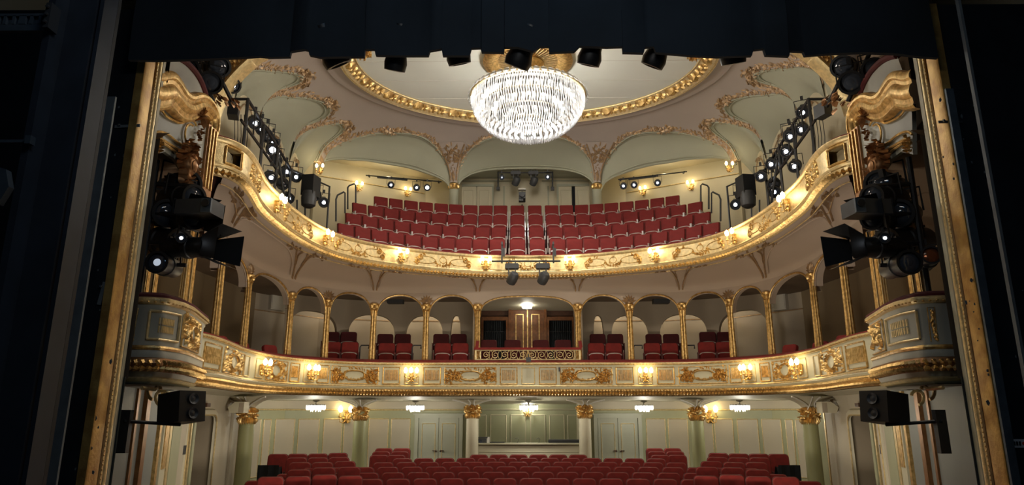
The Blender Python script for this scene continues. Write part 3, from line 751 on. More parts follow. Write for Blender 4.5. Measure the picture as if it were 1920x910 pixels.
# rim lines of the shallow vaults over each pair of arches
rl = sorted(RIBS + [-q for q in RIBS])
for i, (b0, b1) in enumerate(zip(rl, rl[1:])):
    d_ = i - len(rl) // 2 + 1; nm = 'centre' if d_ == 0 else f'{BAYN[abs(d_)]} {side(d_)}'
    root = thing('cove_rim', tuple(soffit((b0 + b1) / 2, .4)), f'thin rosy rim line of the shallow soffit vault, {nm} bay of the first balcony' , 'moulding'); mb = MB(); q = []
    for j in range(41):
        t = -1 + 2 * j / 40; q.append(soffit((b0 + b1) / 2 + (b1 - b0) / 2 * .93 * t, .93 - .62 * (1 - abs(t) ** 3.2) ** .45) - Vector((0, 0, .012)))
    mb.tube(q, .02, 5); mb.build('rim_line', 'soffit', root)
    mb = MB(); mb.tube([p + Vector((0, 0, -.012)) for p in q], .008, 4); mb.build('gilt_edge', 'goldrose', root)
# ribs with stucco over the main columns, shells over the others
for k, s in enumerate(SC[:7]):
    for sg in (-1, 1):
        ss = s * -sg if sg > 0 else s; ss = s if sg < 0 else -s
        major = k % 2 == 0
        nm = BAYN[k + 1] + f' column {side(sg)} of the centre'
        o_ = C.P(ss, spring(s) + .1, 0)
        root = thing('spandrel_ornament', tuple(o_), ('branching rosy gilt stucco spray above the ' if major else 'gilded shell fan above the ') + nm, 'stucco ornament', 'stucco ornaments over the arcade columns')
        mb = MB()
        if major:
            def F(s_, z_, q, ss=ss):   # z_ is the path fraction 0..1.2 up the soffit
                w = 1 - z_ * .95; p = soffit(ss + s_, max(0, min(1, w))); return Vector((p.x, p.y, p.z - q - .01)) + Vector((C.nrm(ss).x, C.nrm(ss).y, 0)) * (q + .01)
            for q in (-1, 1):
                if k < 5: ribbon(mb, F, [(q * (.05 + .42 * t ** 1.6), .02 + .9 * t) for t in [i / 10 for i in range(11)]], .045, .035)
                ribbon(mb, F, [(q * .48 + q * .28 * t, .90 + .05 * math.sin(t * 9)) for t in [i / 8 for i in range(9)]], .05, .04)
                ribbon(mb, F, [(q * (.14 - .03 * math.cos(t * 6)), .35 + .5 * t) for t in [i / 8 for i in range(9)]], .03, .03)
                for j in range(24): leaf(mb, F, q * rng.uniform(.2, .85), rng.uniform(.66, .97), .13, .08, rng.uniform(0, 2 * PI), .04)
            mb.build('stucco_spray', 'goldrose', root)
        else:
            F = lambda s_, z_, q, ss=ss: C.P(ss + s_, z_, q + .01)
            zz = spring(s) + .16; shell(mb, F, 0, zz, .24, .05, 7, .1 * PI, .9 * PI); shell(mb, F, 0, zz - .07, .14, .06, 5)
            mb.build('shell', 'goldrose', root)
# gilt line where the soffit starts
mb = MB()
root = thing('soffit_moulding', (0, 19.4, 3.7), 'thin gilt line following the underside of the upper balcony', 'moulding')
mb.tube([soffit(lo + (-2 * lo) * i / NS, .13) - Vector((0, 0, .01)) for i in range(NS + 1)], .016, 5); mb.build('gilt_line', 'goldpale', root)
for sg in (-1, 1):
    mb = MB(); s_ = SC[6] if sg < 0 else -SC[6]
    mb.tube([soffit(s_ - sg * (-.9 + 2.0 * t), .25 + .2 * math.sin(PI * t)) - Vector((0, 0, .006)) for t in [i / 14 for i in range(15)]], .014, 5); mb.build('curved_rib', 'goldrose', root)
# columns of the arcade
LB_Z = 1.36
for k, s in enumerate(SC[:7]):
    for sg in (-1, 1):
        ss = s if sg < 0 else -s; p = C.pos(ss); zb = .55; zsp = spring(s)
        root = thing('balcony_column', (p.x, p.y, zb), f'slender gilded column, {BAYN[k + 1]} to the {side(sg)} of the centre arch on the first balcony', 'column', 'gilded columns of the first balcony')
        n = C.nrm(ss); a = math.atan2(n.y, n.x)
        mb = MB(); mb.lathe([(.11, zb), (.11, zb + .8), (.13, zb + .84), (.10, zb + .9), (.088, 2.0), (.080, zsp - .1)], (p.x, p.y, 0), 20, flute=.16); mb.build('shaft', 'gold', root, ang=20)
        mb = MB(); mb.lathe([(.08, zsp - .1), (.11, zsp - .08), (.09, zsp - .05), (.095, zsp + .02), (.13, zsp + .07), (.135, zsp + .1), (.10, zsp + .12)], (p.x, p.y, 0), 16)
        F = lambda s_, z_, q, p=p, a=a: Vector((p.x + (.10 + q) * math.cos(a + s_ / .08), p.y + (.10 + q) * math.sin(a + s_ / .08), z_))
        for j in range(8): leaf(mb, F, -.25 + j * .063, zsp - .04, .13, .07, PI / 2, .045); bead(mb, F, -.25 + j * .063, zsp + .09, .02, .04)
        mb.build('capital', 'gold', root)

# ================================================================ FIRST BALCONY PARAPET
LTz, LBz = 1.385, .468
lp = thing('first_balcony_parapet', (0, 19.6, LBz), 'curved cream and gold parapet of the first balcony with gilded panels', 'balcony parapet')
la, lb_ = L.lo + .35, L.hi - .35
mb = MB(); sweep_prof(mb, L, [(-.2, 1.37), (-.02, 1.36), (0, 1.30), (-.01, 1.25), (-.03, .80), (-.01, .76), (.03, .74), (.04, .70), (.0, .66), (-.06, .5), (-.2, .47)], la, lb_); mb.build('parapet_body', 'fascia', lp)
mb = MB(); sweep_prof(mb, L, [(-.62, 1.44), (-.6, 1.52), (-.30, 1.50), (-.04, 1.44), (.03, 1.42), (.02, 1.38), (-.2, 1.37)], la, lb_); mb.build('ledge_cushion', 'velvet', lp)
mb = MB(); sweep_prof(mb, L, [(-.1, 1.385), (.03, 1.40), (.06, 1.385), (.06, 1.36), (.03, 1.335), (0, 1.325)], la, lb_); mb.build('handrail', 'goldpale', lp)
mb = MB(); sweep_prof(mb, L, [(-.01, .765), (.03, .76), (.05, .735), (.035, .71), (.0, .70)], la, lb_); mb.build('lower_fillet', 'goldpale', lp)
mb = MB(); sweep_prof(mb, L, [(0, .66), (.03, .64), (.03, .60), (-.03, .54), (-.08, .47), (-.5, .455)], la, lb_); mb.build('moulding_bed', 'gold', lp)
mb = MB(); s = la
F = lambda s, z, o: L.P(s, z, .0 + o)
while s < lb_:
    leaf(mb, F, s, .655, .075, .09, -PI / 2 + .5, .075); leaf(mb, lambda s, z, o: L.P(s, z, -.03 + o), s, .565, .085, .075, -PI / 2 - .3, .06); bead(mb, F, s, 1.345, .03, .065, .018, 5); s += .085
mb.build('rope_moulding', 'gold', lp, kind='stuff')
def FL(s, z, o): return L.P(s, z, -.022 + o)
def lrange(u0, u1, v=705): return L.hit(u0, v), L.hit(u1, v)
LP = [('plain', 979, 990.5), ('flute', 937.5, 970), ('cart', 834, 930), ('flute', 793, 826.6), ('sconce', 758, 786), ('flute', 717.5, 750), ('cart', 622, 709), ('flute', 595, 617), ('sconce', 569, 591), ('flute', 545, 563), ('wreath', 500, 540), ('sconcew', 480, 496), ('narrow', 458, 468), ('wreath', 419, 457), ('flute', 380, 413)]
SLOW = []
for kind_, u0, u1 in LP:
    a, b = lrange(u0, u1, 705 if u0 > 560 else 690)
    if kind_ == 'plain': a, b = -.2, .2
    print(kind_, round(a, 2), round(b, 2))
    for sg in ((1,) if kind_ == 'plain' else (-1, 1)):
        s0, s1 = (a, b) if (sg < 0 or kind_ == 'plain') else (-b, -a); c = (s0 + s1) / 2; w = s1 - s0; z0, z1 = .81, 1.25
        mb = MB()
        if kind_ in ('plain', 'narrow', 'sconce', 'sconcew'):
            rect_frame(mb, FL, s0 + .02, s1 - .02, z0, z1, .03, .03); mb.build('panel_frame', 'goldpale', lp)
            if kind_ == 'sconce' or kind_ == 'sconcew': SLOW.append((c, sg))
        elif kind_ == 'flute':
            rect_frame(mb, FL, s0 + .01, s1 - .01, z0 - .01, z1 + .01, .035, .035)
            n = max(6, int((w - .1) / .034))
            for i in range(n):
                x = s0 + .07 + (w - .14) * i / (n - 1)
                for zz in (z0 + .09, (z0 + z1) / 2 + .01): ribbon(mb, FL, [(x, zz), (x, zz + .06), (x, zz + .15)], .021, .028)
            mb.build('fluted_panel', 'gold', lp)
        elif kind_ == 'cart':
            rect_frame(mb, FL, s0, s1, z0 - .01, z1 + .01, .03, .03); z = (z0 + z1) / 2
            ribbon(mb, FL, [(c + .28 * math.copysign(abs(math.cos(t)) ** .8, math.cos(t)), z + .125 * math.copysign(abs(math.sin(t)) ** .8, math.sin(t))) for t in [2 * PI * i / 24 for i in range(24)]], .05, .06, closed=True)
            for q in (-1, 1):
                for j in range(3): ribbon(mb, FL, spiral(c + q * (w * .27 + j * w * .075), z + (.06 if j % 2 else -.06), .10, 1.4, rng.uniform(0, 6), 14, q), .045, .06)
                for j in range(60): leaf(mb, FL, c + q * rng.uniform(.34, w / 2 - .05), z + rng.uniform(-.17, .17), rng.uniform(.08, .15), .055, rng.uniform(0, 2 * PI), rng.uniform(.04, .075))
            for j in range(30): leaf(mb, FL, c + .35 * math.cos(j * 2 * PI / 30), z + .165 * math.sin(j * 2 * PI / 30), .10, .055, j * 2 * PI / 18 + rng.uniform(-.8, .8), .05)
            mb.build('cartouche_panel', 'gold', lp)
        else:
            rect_frame(mb, FL, s0, s1, z0 - .02, z1 + .02, .03, .03); wreath(mb, FL, c, (z0 + z1) / 2, w * .27, .17, .11, .07, rng, 18)
            for q in (-1, 1):
                for j in range(14): leaf(mb, FL, c + q * w * rng.uniform(.33, .46), rng.uniform(z0, z1), .11, .06, rng.uniform(0, 2 * PI), .05)
            mb.build('wreath_panel', 'gold', lp)
# underside and floor of the first balcony
mb = MB()
B1 = offset(L, -3.6, .3)
rows = []
for i in range(81):
    t = i / 80; s = la + (lb_ - la) * t; p = L.pos(s); n = L.nrm(s, .3); q = Vector((max(-8.6, min(8.6, p.x - n.x * 3.8)), min(23.8, p.y - n.y * 3.8)))
    rows.append([Vector((p.x - n.x * .1, p.y - n.y * .1, .46)), Vector((p.x - n.x * .5, p.y - n.y * .5, .44)), Vector((p.x - n.x * .62, p.y - n.y * .62, .40)), Vector((p.x - n.x * .9, p.y - n.y * .9, .37)), Vector((q.x, q.y, .37))])
mb.grid(rows); mb.build('ceiling_under_balcony', 'cream', kind='structure')
mb = MB(); rows = []
for i in range(81):
    t = i / 80; s = la + (lb_ - la) * t; p = L.pos(s); n = L.nrm(s, .3); q = Vector((max(-8.6, min(8.6, p.x - n.x * 3.8)), min(23.8, p.y - n.y * 3.8)))
    rows.append([Vector((p.x - n.x * .2, p.y - n.y * .2, .55)), Vector((q.x, q.y, .55))])
mb.grid(rows); mb.build('floor_first_balcony', 'carpet', kind='structure')
# ceiling and rear wall of the corridor behind the columns
mb = MB(); rows = []
for i in range(81):
    s = C.lo + .3 + (C.hi - C.lo - .6) * i / 80; p = C.pos(s); n = C.nrm(s, .3); q = Vector((max(-8.6, min(8.6, p.x - n.x * 3.8)), min(23.8, p.y - n.y * 3.8)))
    rows.append([Vector((p.x - n.x * .2, p.y - n.y * .2, zarch(s / abs(C.lo)) + .06)), Vector((q.x, q.y, 3.55))])
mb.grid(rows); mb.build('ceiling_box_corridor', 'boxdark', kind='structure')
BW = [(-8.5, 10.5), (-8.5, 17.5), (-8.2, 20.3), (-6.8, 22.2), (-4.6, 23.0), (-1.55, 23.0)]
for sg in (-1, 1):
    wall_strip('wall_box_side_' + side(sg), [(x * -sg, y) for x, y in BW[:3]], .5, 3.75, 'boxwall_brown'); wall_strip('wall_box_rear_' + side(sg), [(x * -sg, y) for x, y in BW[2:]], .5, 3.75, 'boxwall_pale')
# picture-rail lines on the rear wall
for sg in (-1, 1):
    root = thing('wall_rail', (-sg * 5, 22.9, 3.0), f'pale picture rail on the rear wall of the first balcony, {side(sg)} half', 'wall rail')
    mb = MB(); mb.tube([(x * -sg, y - .03, 3.02) for x, y in BW[2:]], .02, 4); mb.build('rail', 'goldrose', root)
# inner row of arches with piers behind the columns
IN = offset(L, -2.3, .1)
def inner_arches(sg):
    us = [842, 752, 644] ; ss = [IN.hit(u, 620) for u in us]
    ss = [IN.hit(890, 620)] + ss + [ss[-1] - 1.9]
    mb = MB()
    for i, (b, a) in enumerate(zip(ss, ss[1:])):
        n = 14; pw = .2 if i else .32
        s0, s1 = a + .16, b - pw
        if i == 0: s0 = a + .05; s1 = b - .45
        rows = []
        for j in range(n + 1):
            f = .5 - .5 * math.cos(PI * j / n); s = s0 + (s1 - s0) * f; t = min(1, abs(2 * (s - (s0 + s1) / 2) / (s1 - s0))); z = 2.45 + .62 * (1 - t ** 2.6) ** .5
            sx = s if sg < 0 else -s
            rows.append([IN.P(sx, 3.6, 0), IN.P(sx, z, 0), IN.P(sx, z, -.25)])
        mb.grid(rows)
        for e0, e1 in ((b - .0 if i else b, s1), (a, s0)):
            q = [e0, e1] if sg < 0 else [-e0, -e1]
            mb.grid([[IN.P(x, 3.6, 0), IN.P(x, .55, 0)] for x in q]); x = q[1]; mb.grid([[IN.P(x, 2.45, 0), IN.P(x, .55, 0)], [IN.P(x, 2.45, -.25), IN.P(x, .55, -.25)]])
    mb.build('wall_inner_arches_' + side(sg), 'boxwall', kind='structure', ang=45)
for sg in (-1, 1): inner_arches(sg)
# partitions flanking the centre box
for sg in (-1, 1):
    mb = MB(); x0 = sg * 1.58
    mb.box((x0, 21.55, 2.05), (.08, 2.7, 3.1)); mb.build('wall_partition_' + side(sg), 'boxwall', kind='structure')

# lamps added out of sight behind the inner arches to brighten the passage
for sg in (-1, 1):
    for k, (u, y) in enumerate(((835, 22.4), (745, 22.2), (640, 21.6))):
        p = at(u, 600, y=y); x = p.x if sg < 0 else -p.x
        root = thing('passage_fill_lamp', (x, y, 3.3), f'added unseen ceiling lamp in the passage behind the first balcony, {ORD[k]} on the {side(sg)}', 'ceiling lamp')
        mb = MB(); mb.lathe([(.09, 3.50), (.10, 3.46), (.07, 3.40), (0, 3.38)], (x, y, 0), 12); mb.build('glass_bowl', 'bulb', root); mb = MB(); mb.lathe([(.11, 3.52), (.11, 3.49)], (x, y, 0), 12); mb.build('mount', 'white', root)
        point_light('lamp_light', (x, y, 3.25), 9, (1, .86, .66), root, .05)
# ================================================================ CENTRE BOX
root = thing('centre_box_door', (0, 22.4, .55), 'brown double wooden door with gold panel lines at the back of the centre box', 'door')
x0, x1 = at(956, 600, y=22.4).x, at(1022, 600, y=22.4).x
zt_ = at(990, 572, y=22.4).z
mb = MB()
for x in (x0, x1): mb.box((x, 22.36, (.55 + zt_) / 2), (.09, .1, zt_ - .55))
mb.box(((x0 + x1) / 2, 22.36, zt_ + .03), (x1 - x0 + .1, .1, .1)); mb.build('door_frame', 'wood', root)
xm = (x0 + x1) / 2
for q in (-1, 1):
    c = xm + q * (x1 - x0) / 4; mb = MB(); mb.box((c, 22.42, (.55 + zt_) / 2), ((x1 - x0) / 2 - .01, .05, zt_ - .55)); d = mb.build('door_leaf', 'wood', root)
    mb = MB()
    for x in (c - .12 - .03 * q, c + .12 - .03 * q): mb.box((x, 22.385, (.8 + zt_ - .32) / 2), (.028, .02, zt_ - .32 - .8))
    mb.box((c - .03 * q, 22.385, zt_ - .32), (.26, .02, .028)); mb.build('gilt_line', 'gold', d)
mb = MB(); mb.box((xm, 22.37, (.6 + zt_ - .1) / 2), (.035, .03, zt_ - .7)); mb.build('centre_strip', 'gold', root)
mb = MB(); mb.lathe([(.02, 0), (.03, .02), (.0, .04)], (0, 0, 0), 10, mtx=Matrix.Translation((xm - .09, 22.38, 1.5)) @ Matrix.Rotation(PI / 2, 4, 'X')); mb.box((xm - .13, 22.34, 1.5), (.1, .02, .02)); mb.build('door_handle', 'chrome', root)
for sg in (-1, 1):
    a, b = (at(903, 600, y=22.4).x, x0 - .06) if sg < 0 else (x1 + .06, at(1076, 600, y=22.4).x)
    root = thing('curtained_window', ((a + b) / 2, 22.4, .55), f'dark curtained glazed panel in a wooden frame {side(sg)} of the centre box door', 'glazed panel')
    mb = MB(); mb.box(((a + b) / 2, 22.40, 3.02), (b - a, .08, .12))
    for x in (a + .03, b - .03): mb.box((x, 22.38, 1.8), (.07, .09, 2.5))
    mb.build('wooden_frame', 'wood', root)
    mb = MB(); n = 44; mb.grid([[Vector((a + .06 + (b - a - .12) * i / n, 22.46 + .025 * math.sin(i * 1.7), z)) for z in (.6, 2.55, 2.62, 2.96)] for i in range(n + 1)]); mb.build('curtain', 'curtain', root)
    mb = MB(); mb.tube([(a + .06, 22.42, 2.6), (b - .06, 22.42, 2.6)], .012, 6)
    for i in range(9): mb.box((a + .12 + (b - a - .24) * i / 8, 22.42, 2.57), (.015, .01, .04))
    mb.build('curtain_rail', 'darkgrey', root)
mb = MB(); mb.quad((-1.6, 22.5, .5), (1.6, 22.5, .5), (1.6, 22.5, 3.7), (-1.6, 22.5, 3.7)); mb.build('wall_box_back', 'wooddark', kind='structure')
mb = MB(); mb.box((0, 21.35, .9), (3.1, 2.2, .72)); mb.build('floor_centre_box', 'carpet', kind='structure')
mb = MB(); mb.quad((-1.55, 20.1, 3.42), (1.55, 20.1, 3.42), (1.55, 22.5, 3.30), (-1.55, 22.5, 3.30)); mb.build('ceiling_centre_box', 'cream', kind='structure')
root = thing('box_ceiling_light', (0, 21.6, 3.2), 'small white ceiling lamp inside the centre box', 'ceiling lamp')
mb = MB(); mb.lathe([(.10, 3.34), (.16, 3.30), (.15, 3.25), (.0, 3.22)], (0, 21.6, 0), 16); mb.build('glass_bowl', 'bulbw', root)
mb = MB(); mb.lathe([(.11, 3.36), (.11, 3.33)], (0, 21.6, 0), 16); mb.build('mount', 'white', root)
point_light('lamp_light', (0, 21.6, 3.1), 2.0, (1, .9, .7), root, .1)
# wrought rail in front of the centre box
a, b = at(892, 665, y=19.85).x, at(1087, 665, y=19.85).x
root = thing('wrought_box_rail', (0, 19.85, 1.5), 'gilded wrought-iron scroll rail with red velvet top in front of the centre box', 'railing')
F = lambda s, z, o: Vector((s, 19.85 - o, z))
z0, z1 = 1.50, 1.76
mb = MB(); mb.box(((a + b) / 2, 19.85, z1 + .045), (b - a + .1, .14, .06)); mb.build('velvet_top', 'velvet', root)
mb = MB()
for z in (z0, z1): mb.box(((a + b) / 2, 19.85, z), (b - a, .03, .025))
for x in (a, b): mb.box((x, 19.85, (z0 + z1) / 2), (.05, .05, z1 - z0 + .03))
for x in (a + .14, b - .14): mb.box((x, 19.85, (z0 + z1) / 2), (.03, .03, z1 - z0))
mb.build('rail_frame', 'goldpale', root)
mb = MB(); n = 10
for i in range(n):
    c = a + .30 + (b - a - .6) * i / (n - 1); q = 1 if i < n / 2 else -1; zc = (z0 + z1) / 2
    mb.tube([F(x, z, 0) for x, z in spiral(c, zc, .115, 1.6, PI / 2 * (1 if i % 2 else -1), 24, q)], .010, 5)
    mb.tube([F(c + .14 * q + .05 * math.sin(t * PI), z0 + (z1 - z0) * t, 0) for t in [j / 8 for j in range(9)]], .009, 5)
    mb.tube([F(c - .14 * q - .05 * math.sin(t * PI), z0 + (z1 - z0) * t, 0) for t in [j / 8 for j in range(9)]], .009, 5)
mb.build('scrollwork', 'goldpale', root)
for sg, u in ((-1, 895), (1, 1088)):
    p = at(u, 646, y=19.86); root = mb = MB(); mb.box((p.x, 19.86, p.z), (.09, .10, .2), ry=-.15 * sg); mb.build('rail_cushion', 'velvet', label=f'small red velvet pad at the {side(sg)} end of the wrought box rail', cat='cushion')

# ================================================================ SEATS
def rrect(w, h, r, n=4, top_only=True):
    pts = [(-w / 2, 0), (w / 2, 0)] if top_only else []
    for (cx, cz, a0) in ((w / 2 - r, h - r, 0), (-w / 2 + r, h - r, PI / 2)):
        pts += [(cx + r * math.cos(a0 + PI / 2 * i / n), cz + r * math.sin(a0 + PI / 2 * i / n)) for i in range(n + 1)]
    return pts
def pad(mb, poly, y0, y1, z0, tilt=0.0, bulge=.02):
    """cushion slab: outline (x, z) extruded in y, front face (towards -y) domed"""
    n = len(poly); c = (sum(p[0] for p in poly) / n, sum(p[1] for p in poly) / n)
    def T(x, y, z): return (x, y + z * math.tan(tilt), z0 + z)
    vs = [T(x, y1, z) for x, z in poly] + [T(x, y0 + bulge, z) for x, z in poly] + [T(c[0] + (x - c[0]) * .93, y0, c[1] + (z - c[1]) * .93) for x, z in poly]
    fs = [tuple(range(n)), tuple(range(3 * n - 1, 2 * n - 1, -1))]
    for k in range(2): fs += [(k * n + i, k * n + n + i, k * n + n + (i + 1) % n, k * n + (i + 1) % n) for i in range(n)]
    return mb.add(vs, fs)
def theatre_seat(name, w, hb, zb, armmat, seatmat, backm, shell_top, top_r=.06, arm_z=.60):
    """tip-up seat facing -y, origin on the floor under its middle"""
    t = local(name, 'seat', 'seat')
    mb = MB(); pad(mb, rrect(w, hb, top_r), .02, .07, zb, .16); mb.build('backrest', backm, t)
    mb = MB(); pad(mb, rrect(w + .02, hb + .012, top_r), .072, .095, zb - .005, .16, .005); mb.build('back_shell', 'woodred', t)
    mb = MB(); pad(mb, rrect(w - .04, .40, .10), -.10, -.03, .16, -.10); s = mb.build('tip_up_cushion', seatmat, t)
    mb = MB(); pad(mb, rrect(w - .05, .42, .12), -.03, -.005, .15, -.10, .004); mb.tube([(w / 2 * .90 * math.cos(a), -.075, .515 + .06 * math.sin(a)) for a in [PI * i / 8 for i in range(9)]], .026, 5); mb.build('cushion_shell', shell_top, s)
    for sx in (-1, 1):
        x = sx * (w / 2 + .022); mb = MB(); mb.box((x, -.02, arm_z - .01), (.035, .34, .035)); mb.box((x, .0, arm_z / 2), (.03, .13, arm_z)); mb.box((x, -.17, arm_z - .12), (.032, .03, .22)); mb.build('armrest', armmat, t)
    return t
def link(o): return o
seat_up = theatre_seat('theatre_seat', .455, .56, .40, 'seatmetal', 'velvet_up', 'velvet_up', 'seatmetal', .03)
seat_st = theatre_seat('stalls_seat', .50, .62, .38, 'woodred', 'velvet', 'velvet', 'woodred', .09, .58)
seat_bx = theatre_seat('balcony_theatre_seat', .48, .50, .40, 'woodred', 'velvet', 'velvet', 'seatmetal', .07, .58)
seat_dk = theatre_seat('balcony_theatre_seat', .48, .50, .40, 'woodred', 'velvet_dark', 'velvet_dark', 'seatmetal', .07, .58)  # same seat, with the shade of the deeper rows put into darker velvet

# upper balcony rows, found from the top edge of each row
off = lambda px: (600 + px[0] / 2.526, 290 + px[1] / 2.526)
ROWT = [
 ([(120, 333), (280, 362), (440, 385), (600, 400), (760, 404), (845, 404), (978, 404)], 5.06, [120, 200, 279, 360, 440, 520, 601, 681, 760, 840, 935, 1012]),
 ([(155, 283), (310, 310), (465, 330), (620, 342), (770, 348), (978, 348)], 5.73, [153, 232, 309, 386, 462, 539, 615, 692, 769, 845, 935, 1010]),
 ([(183, 236), (335, 262), (485, 280), (635, 290), (785, 293), (978, 293)], 6.40, [182, 258, 333, 408, 483, 560, 635, 710, 783, 853, 935, 1006]),
 ([(283, 203), (430, 222), (575, 235), (720, 243), (855, 244), (978, 244)], 7.05, [283, 355, 428, 500, 572, 642, 713, 785, 855, 935, 1004])]
SEATTOP = .95
RN = ['front', 'second', 'third', 'rear']
rowdepth = []
for k, (tr, zt, us) in enumerate(ROWT):
    pts = []
    for px in tr:
        u, v = off(px); p = at(u, v, z=zt); pts.append((p.x, p.y))
    ymid = pts[-1][1]; rowdepth.append(ymid); ROWC = globals().setdefault('ROWC', [])
    pts[-1] = (0, ymid)
    h = catmull([(x, y, 0) for x, y in pts], 6); cv = Curve([(q.x, q.y) for q in h] + [(-q.x, q.y) for q in reversed(h[:-1])])
    fl = zt - SEATTOP; ROWC.append((cv, fl))
    S = [cv.hit(off((x, 0))[0], 420) for x in us if x < 1000]
    S = [s for s in S if s is not None]
    sp = [b - a for a, b in zip(S, S[1:])]; m = sorted(sp)[len(sp) // 2]
    print('row', k, round(m, 3), round(ymid, 2), len(S))
    sc = m / .52
    for i, s in enumerate(S):
        for sg in (-1, 1):
            ss = -abs(s) if sg < 0 else abs(s)
            p = cv.pos(ss); n = cv.nrm(ss, .3); rz = math.atan2(n.y, n.x) + PI / 2
            back = .15
            j = len(S) - 1 - i
            if i == len(S) - 1: lab = f'dull red tip-up seat just {side(sg)} of the middle, {RN[k]} row of the upper balcony'
            elif i == 0: lab = f'dull red tip-up seat at the {side(sg)} end of the {RN[k]} row, upper balcony'
            else: lab = f'dull red tip-up seat, {ORD[i]} from the {side(sg)} end of the {RN[k]} row, upper balcony'
            q = inst(seat_up, (p.x + n.x * back, p.y + n.y * back, fl), rz, lab, sc, 'upper balcony seats')
# stepped floor of the upper balcony
mb = MB(); fronts = []
for cv, fl in ROWC:
    fr = []
    for j in range(41):
        q = cv.lo + .02 + (cv.hi - cv.lo - .04) * j / 40; fr.append(cv.pos(q) + cv.nrm(q, .3) * .62)
    dl = (fr[0] - fr[1]).normalized(); dr = (fr[-1] - fr[-2]).normalized(); fronts.append([fr[0] + dl * .3] + fr + [fr[-1] + dr * .3])
back = [Vector((p.x, 24.9 if abs(p.x) < 2.4 else 24.9 - (abs(p.x) - 2.4) * .62)) for p in fronts[-1]]
prevz = 3.98
for k, ((cv, fl), fr) in enumerate(zip(ROWC, fronts)):
    nx = fronts[k + 1] if k + 1 < len(fronts) else back
    mb.grid([[Vector((a.x, a.y, prevz)), Vector((a.x, a.y, fl)), Vector((b.x, b.y, fl))] for a, b in zip(fr, nx)])
    for e in (0, -1): mb.quad((fr[e].x, fr[e].y, 3.97), (nx[e].x, nx[e].y, 3.97), (nx[e].x, nx[e].y, fl), (fr[e].x, fr[e].y, fl))
    prevz = fl
for sg in (-1, 1):
    pts = [U.pos(s) for s in U.samples(.3, *( (U.lo, U.lo + 9.5) if sg < 0 else (U.hi - 9.5, U.hi)))]
    mb.grid([[Vector((p.x * 1.02, p.y, 3.96)), Vector((7.25 * sg, p.y, 3.96))] for p in pts])
mb.build('floor_upper_balcony', 'carpet', kind='structure')

# ---- wall lamps
def sconce(name, bulbs, scale=1.0, w=SCONCE_W, bulbm='bulb', col=(1.0, .76, .44)):
    """faces -y, origin at the backplate"""
    t = local(name, 'sconce', 'wall lamp')
    mb = MB(); mb.box((0, .0, 0), (.07, .02, .16)); mb.lathe([(0, -.11), (.03, -.08), (.04, 0), (.03, .07), (.045, .1), (0, .13)], (0, -.02, 0), 10); F = lambda s, z, o: Vector((s, -.03 - o, z))
    for j in range(6): leaf(mb, F, 0, -.02, .10, .05, PI / 3 * j, .02)
    mb.build('backplate', 'gold', t)
    xs = {2: [-.09, .09], 3: [-.12, 0, .12]}[bulbs]
    for i, x in enumerate(xs):
        yy = -.12 if x else -.17
        mb = MB(); mb.tube([(0, -.03, -.04), (x * .5, yy * .7, -.10), (x, yy, -.08), (x, yy, .0)], .009, 6); mb.lathe([(.012, -.01), (.035, .0), (.03, .02), (.014, .03), (.014, .09)], (x, yy, 0), 10); arm = mb.build('arm', 'gold', t)
        mb = MB(); mb.lathe([(.012, .085), (.032, .105), (.040, .14), (.032, .18), (.0, .215)], (x, yy, 0), 12); mb.build('bulb', bulbm, arm)
    l = point_light('bulb_light', (0, -.22, .17), w, col, None, .06); l.parent = t; l.location = (0, -.24, .16)
    return t
sc2 = sconce('wall_sconce', 2); sc3 = sconce('wall_sconce', 3, w=SCONCE_LOW_W); scw = sconce('wall_sconce', 2, w=16, bulbm='bulbw', col=(1, .95, .8))
for k, s in enumerate(SU):
    for sg in (-1, 1):
        ss = s if sg < 0 else -s; p = U.P(ss, 4.10, .03); n = U.nrm(ss)
        inst(sc2, p, math.atan2(n.y, n.x) + PI / 2, f'lit two-bulb gilt sconce on the upper parapet, {BAYN[k + 1]} to the {side(sg)} of the middle', 1.25, 'sconces on the upper parapet')
for k, (s, sg) in enumerate(SLOW):
    n = L.nrm(s); p = L.P(s, .98, .02)
    inst(sc3, p, math.atan2(n.y, n.x) + PI / 2, f'lit three-bulb gilt sconce on the first balcony parapet, {BAYN[k // 2 + 1]} to the {side(sg)} of the middle', 1.3, 'sconces on the lower parapet')
for (u, v, lab) in [(762, 364, 'lit two-bulb sconce on the upper gallery wall behind the left rear seats'), (1208, 362, 'lit two-bulb sconce on the upper gallery wall behind the right rear seats'),
                    (671, 354, 'lit two-bulb sconce on the upper gallery wall beside the left stair rails'), (1297, 352, 'lit two-bulb sconce on the upper gallery wall beside the right stair rails')]:
    sg = -1 if u < 990 else 1
    a = Vector((-7.8, 22.4)); b = Vector((-3.8, 24.75)); uu = u
    cvw = Curve([(-8.0, 21.4), (-7.8, 22.4), (-3.8, 24.75)] if sg < 0 else [(3.8, 24.75), (7.8, 22.4), (8.0, 21.4)])
    s = cvw.hit(uu, v); p = cvw.pos(s); n = cvw.nrm(s, .02); z = at(u, v, y=p.y).z
    inst(sc2, (p.x + n.x * .02, p.y + n.y * .02, z), math.atan2(n.y, n.x) + PI / 2, lab, 1.15)
for (u, v, sg) in ((601, 322, -1), (1366, 318, 1)):
    p = at(u, v, y=20.75); inst(sc2, (p.x, p.y, p.z), R(20) * sg * -1 if False else 0, f'lit two-bulb sconce on the pier at the {side(sg)} edge of the corner arch, upper gallery', 1.1)

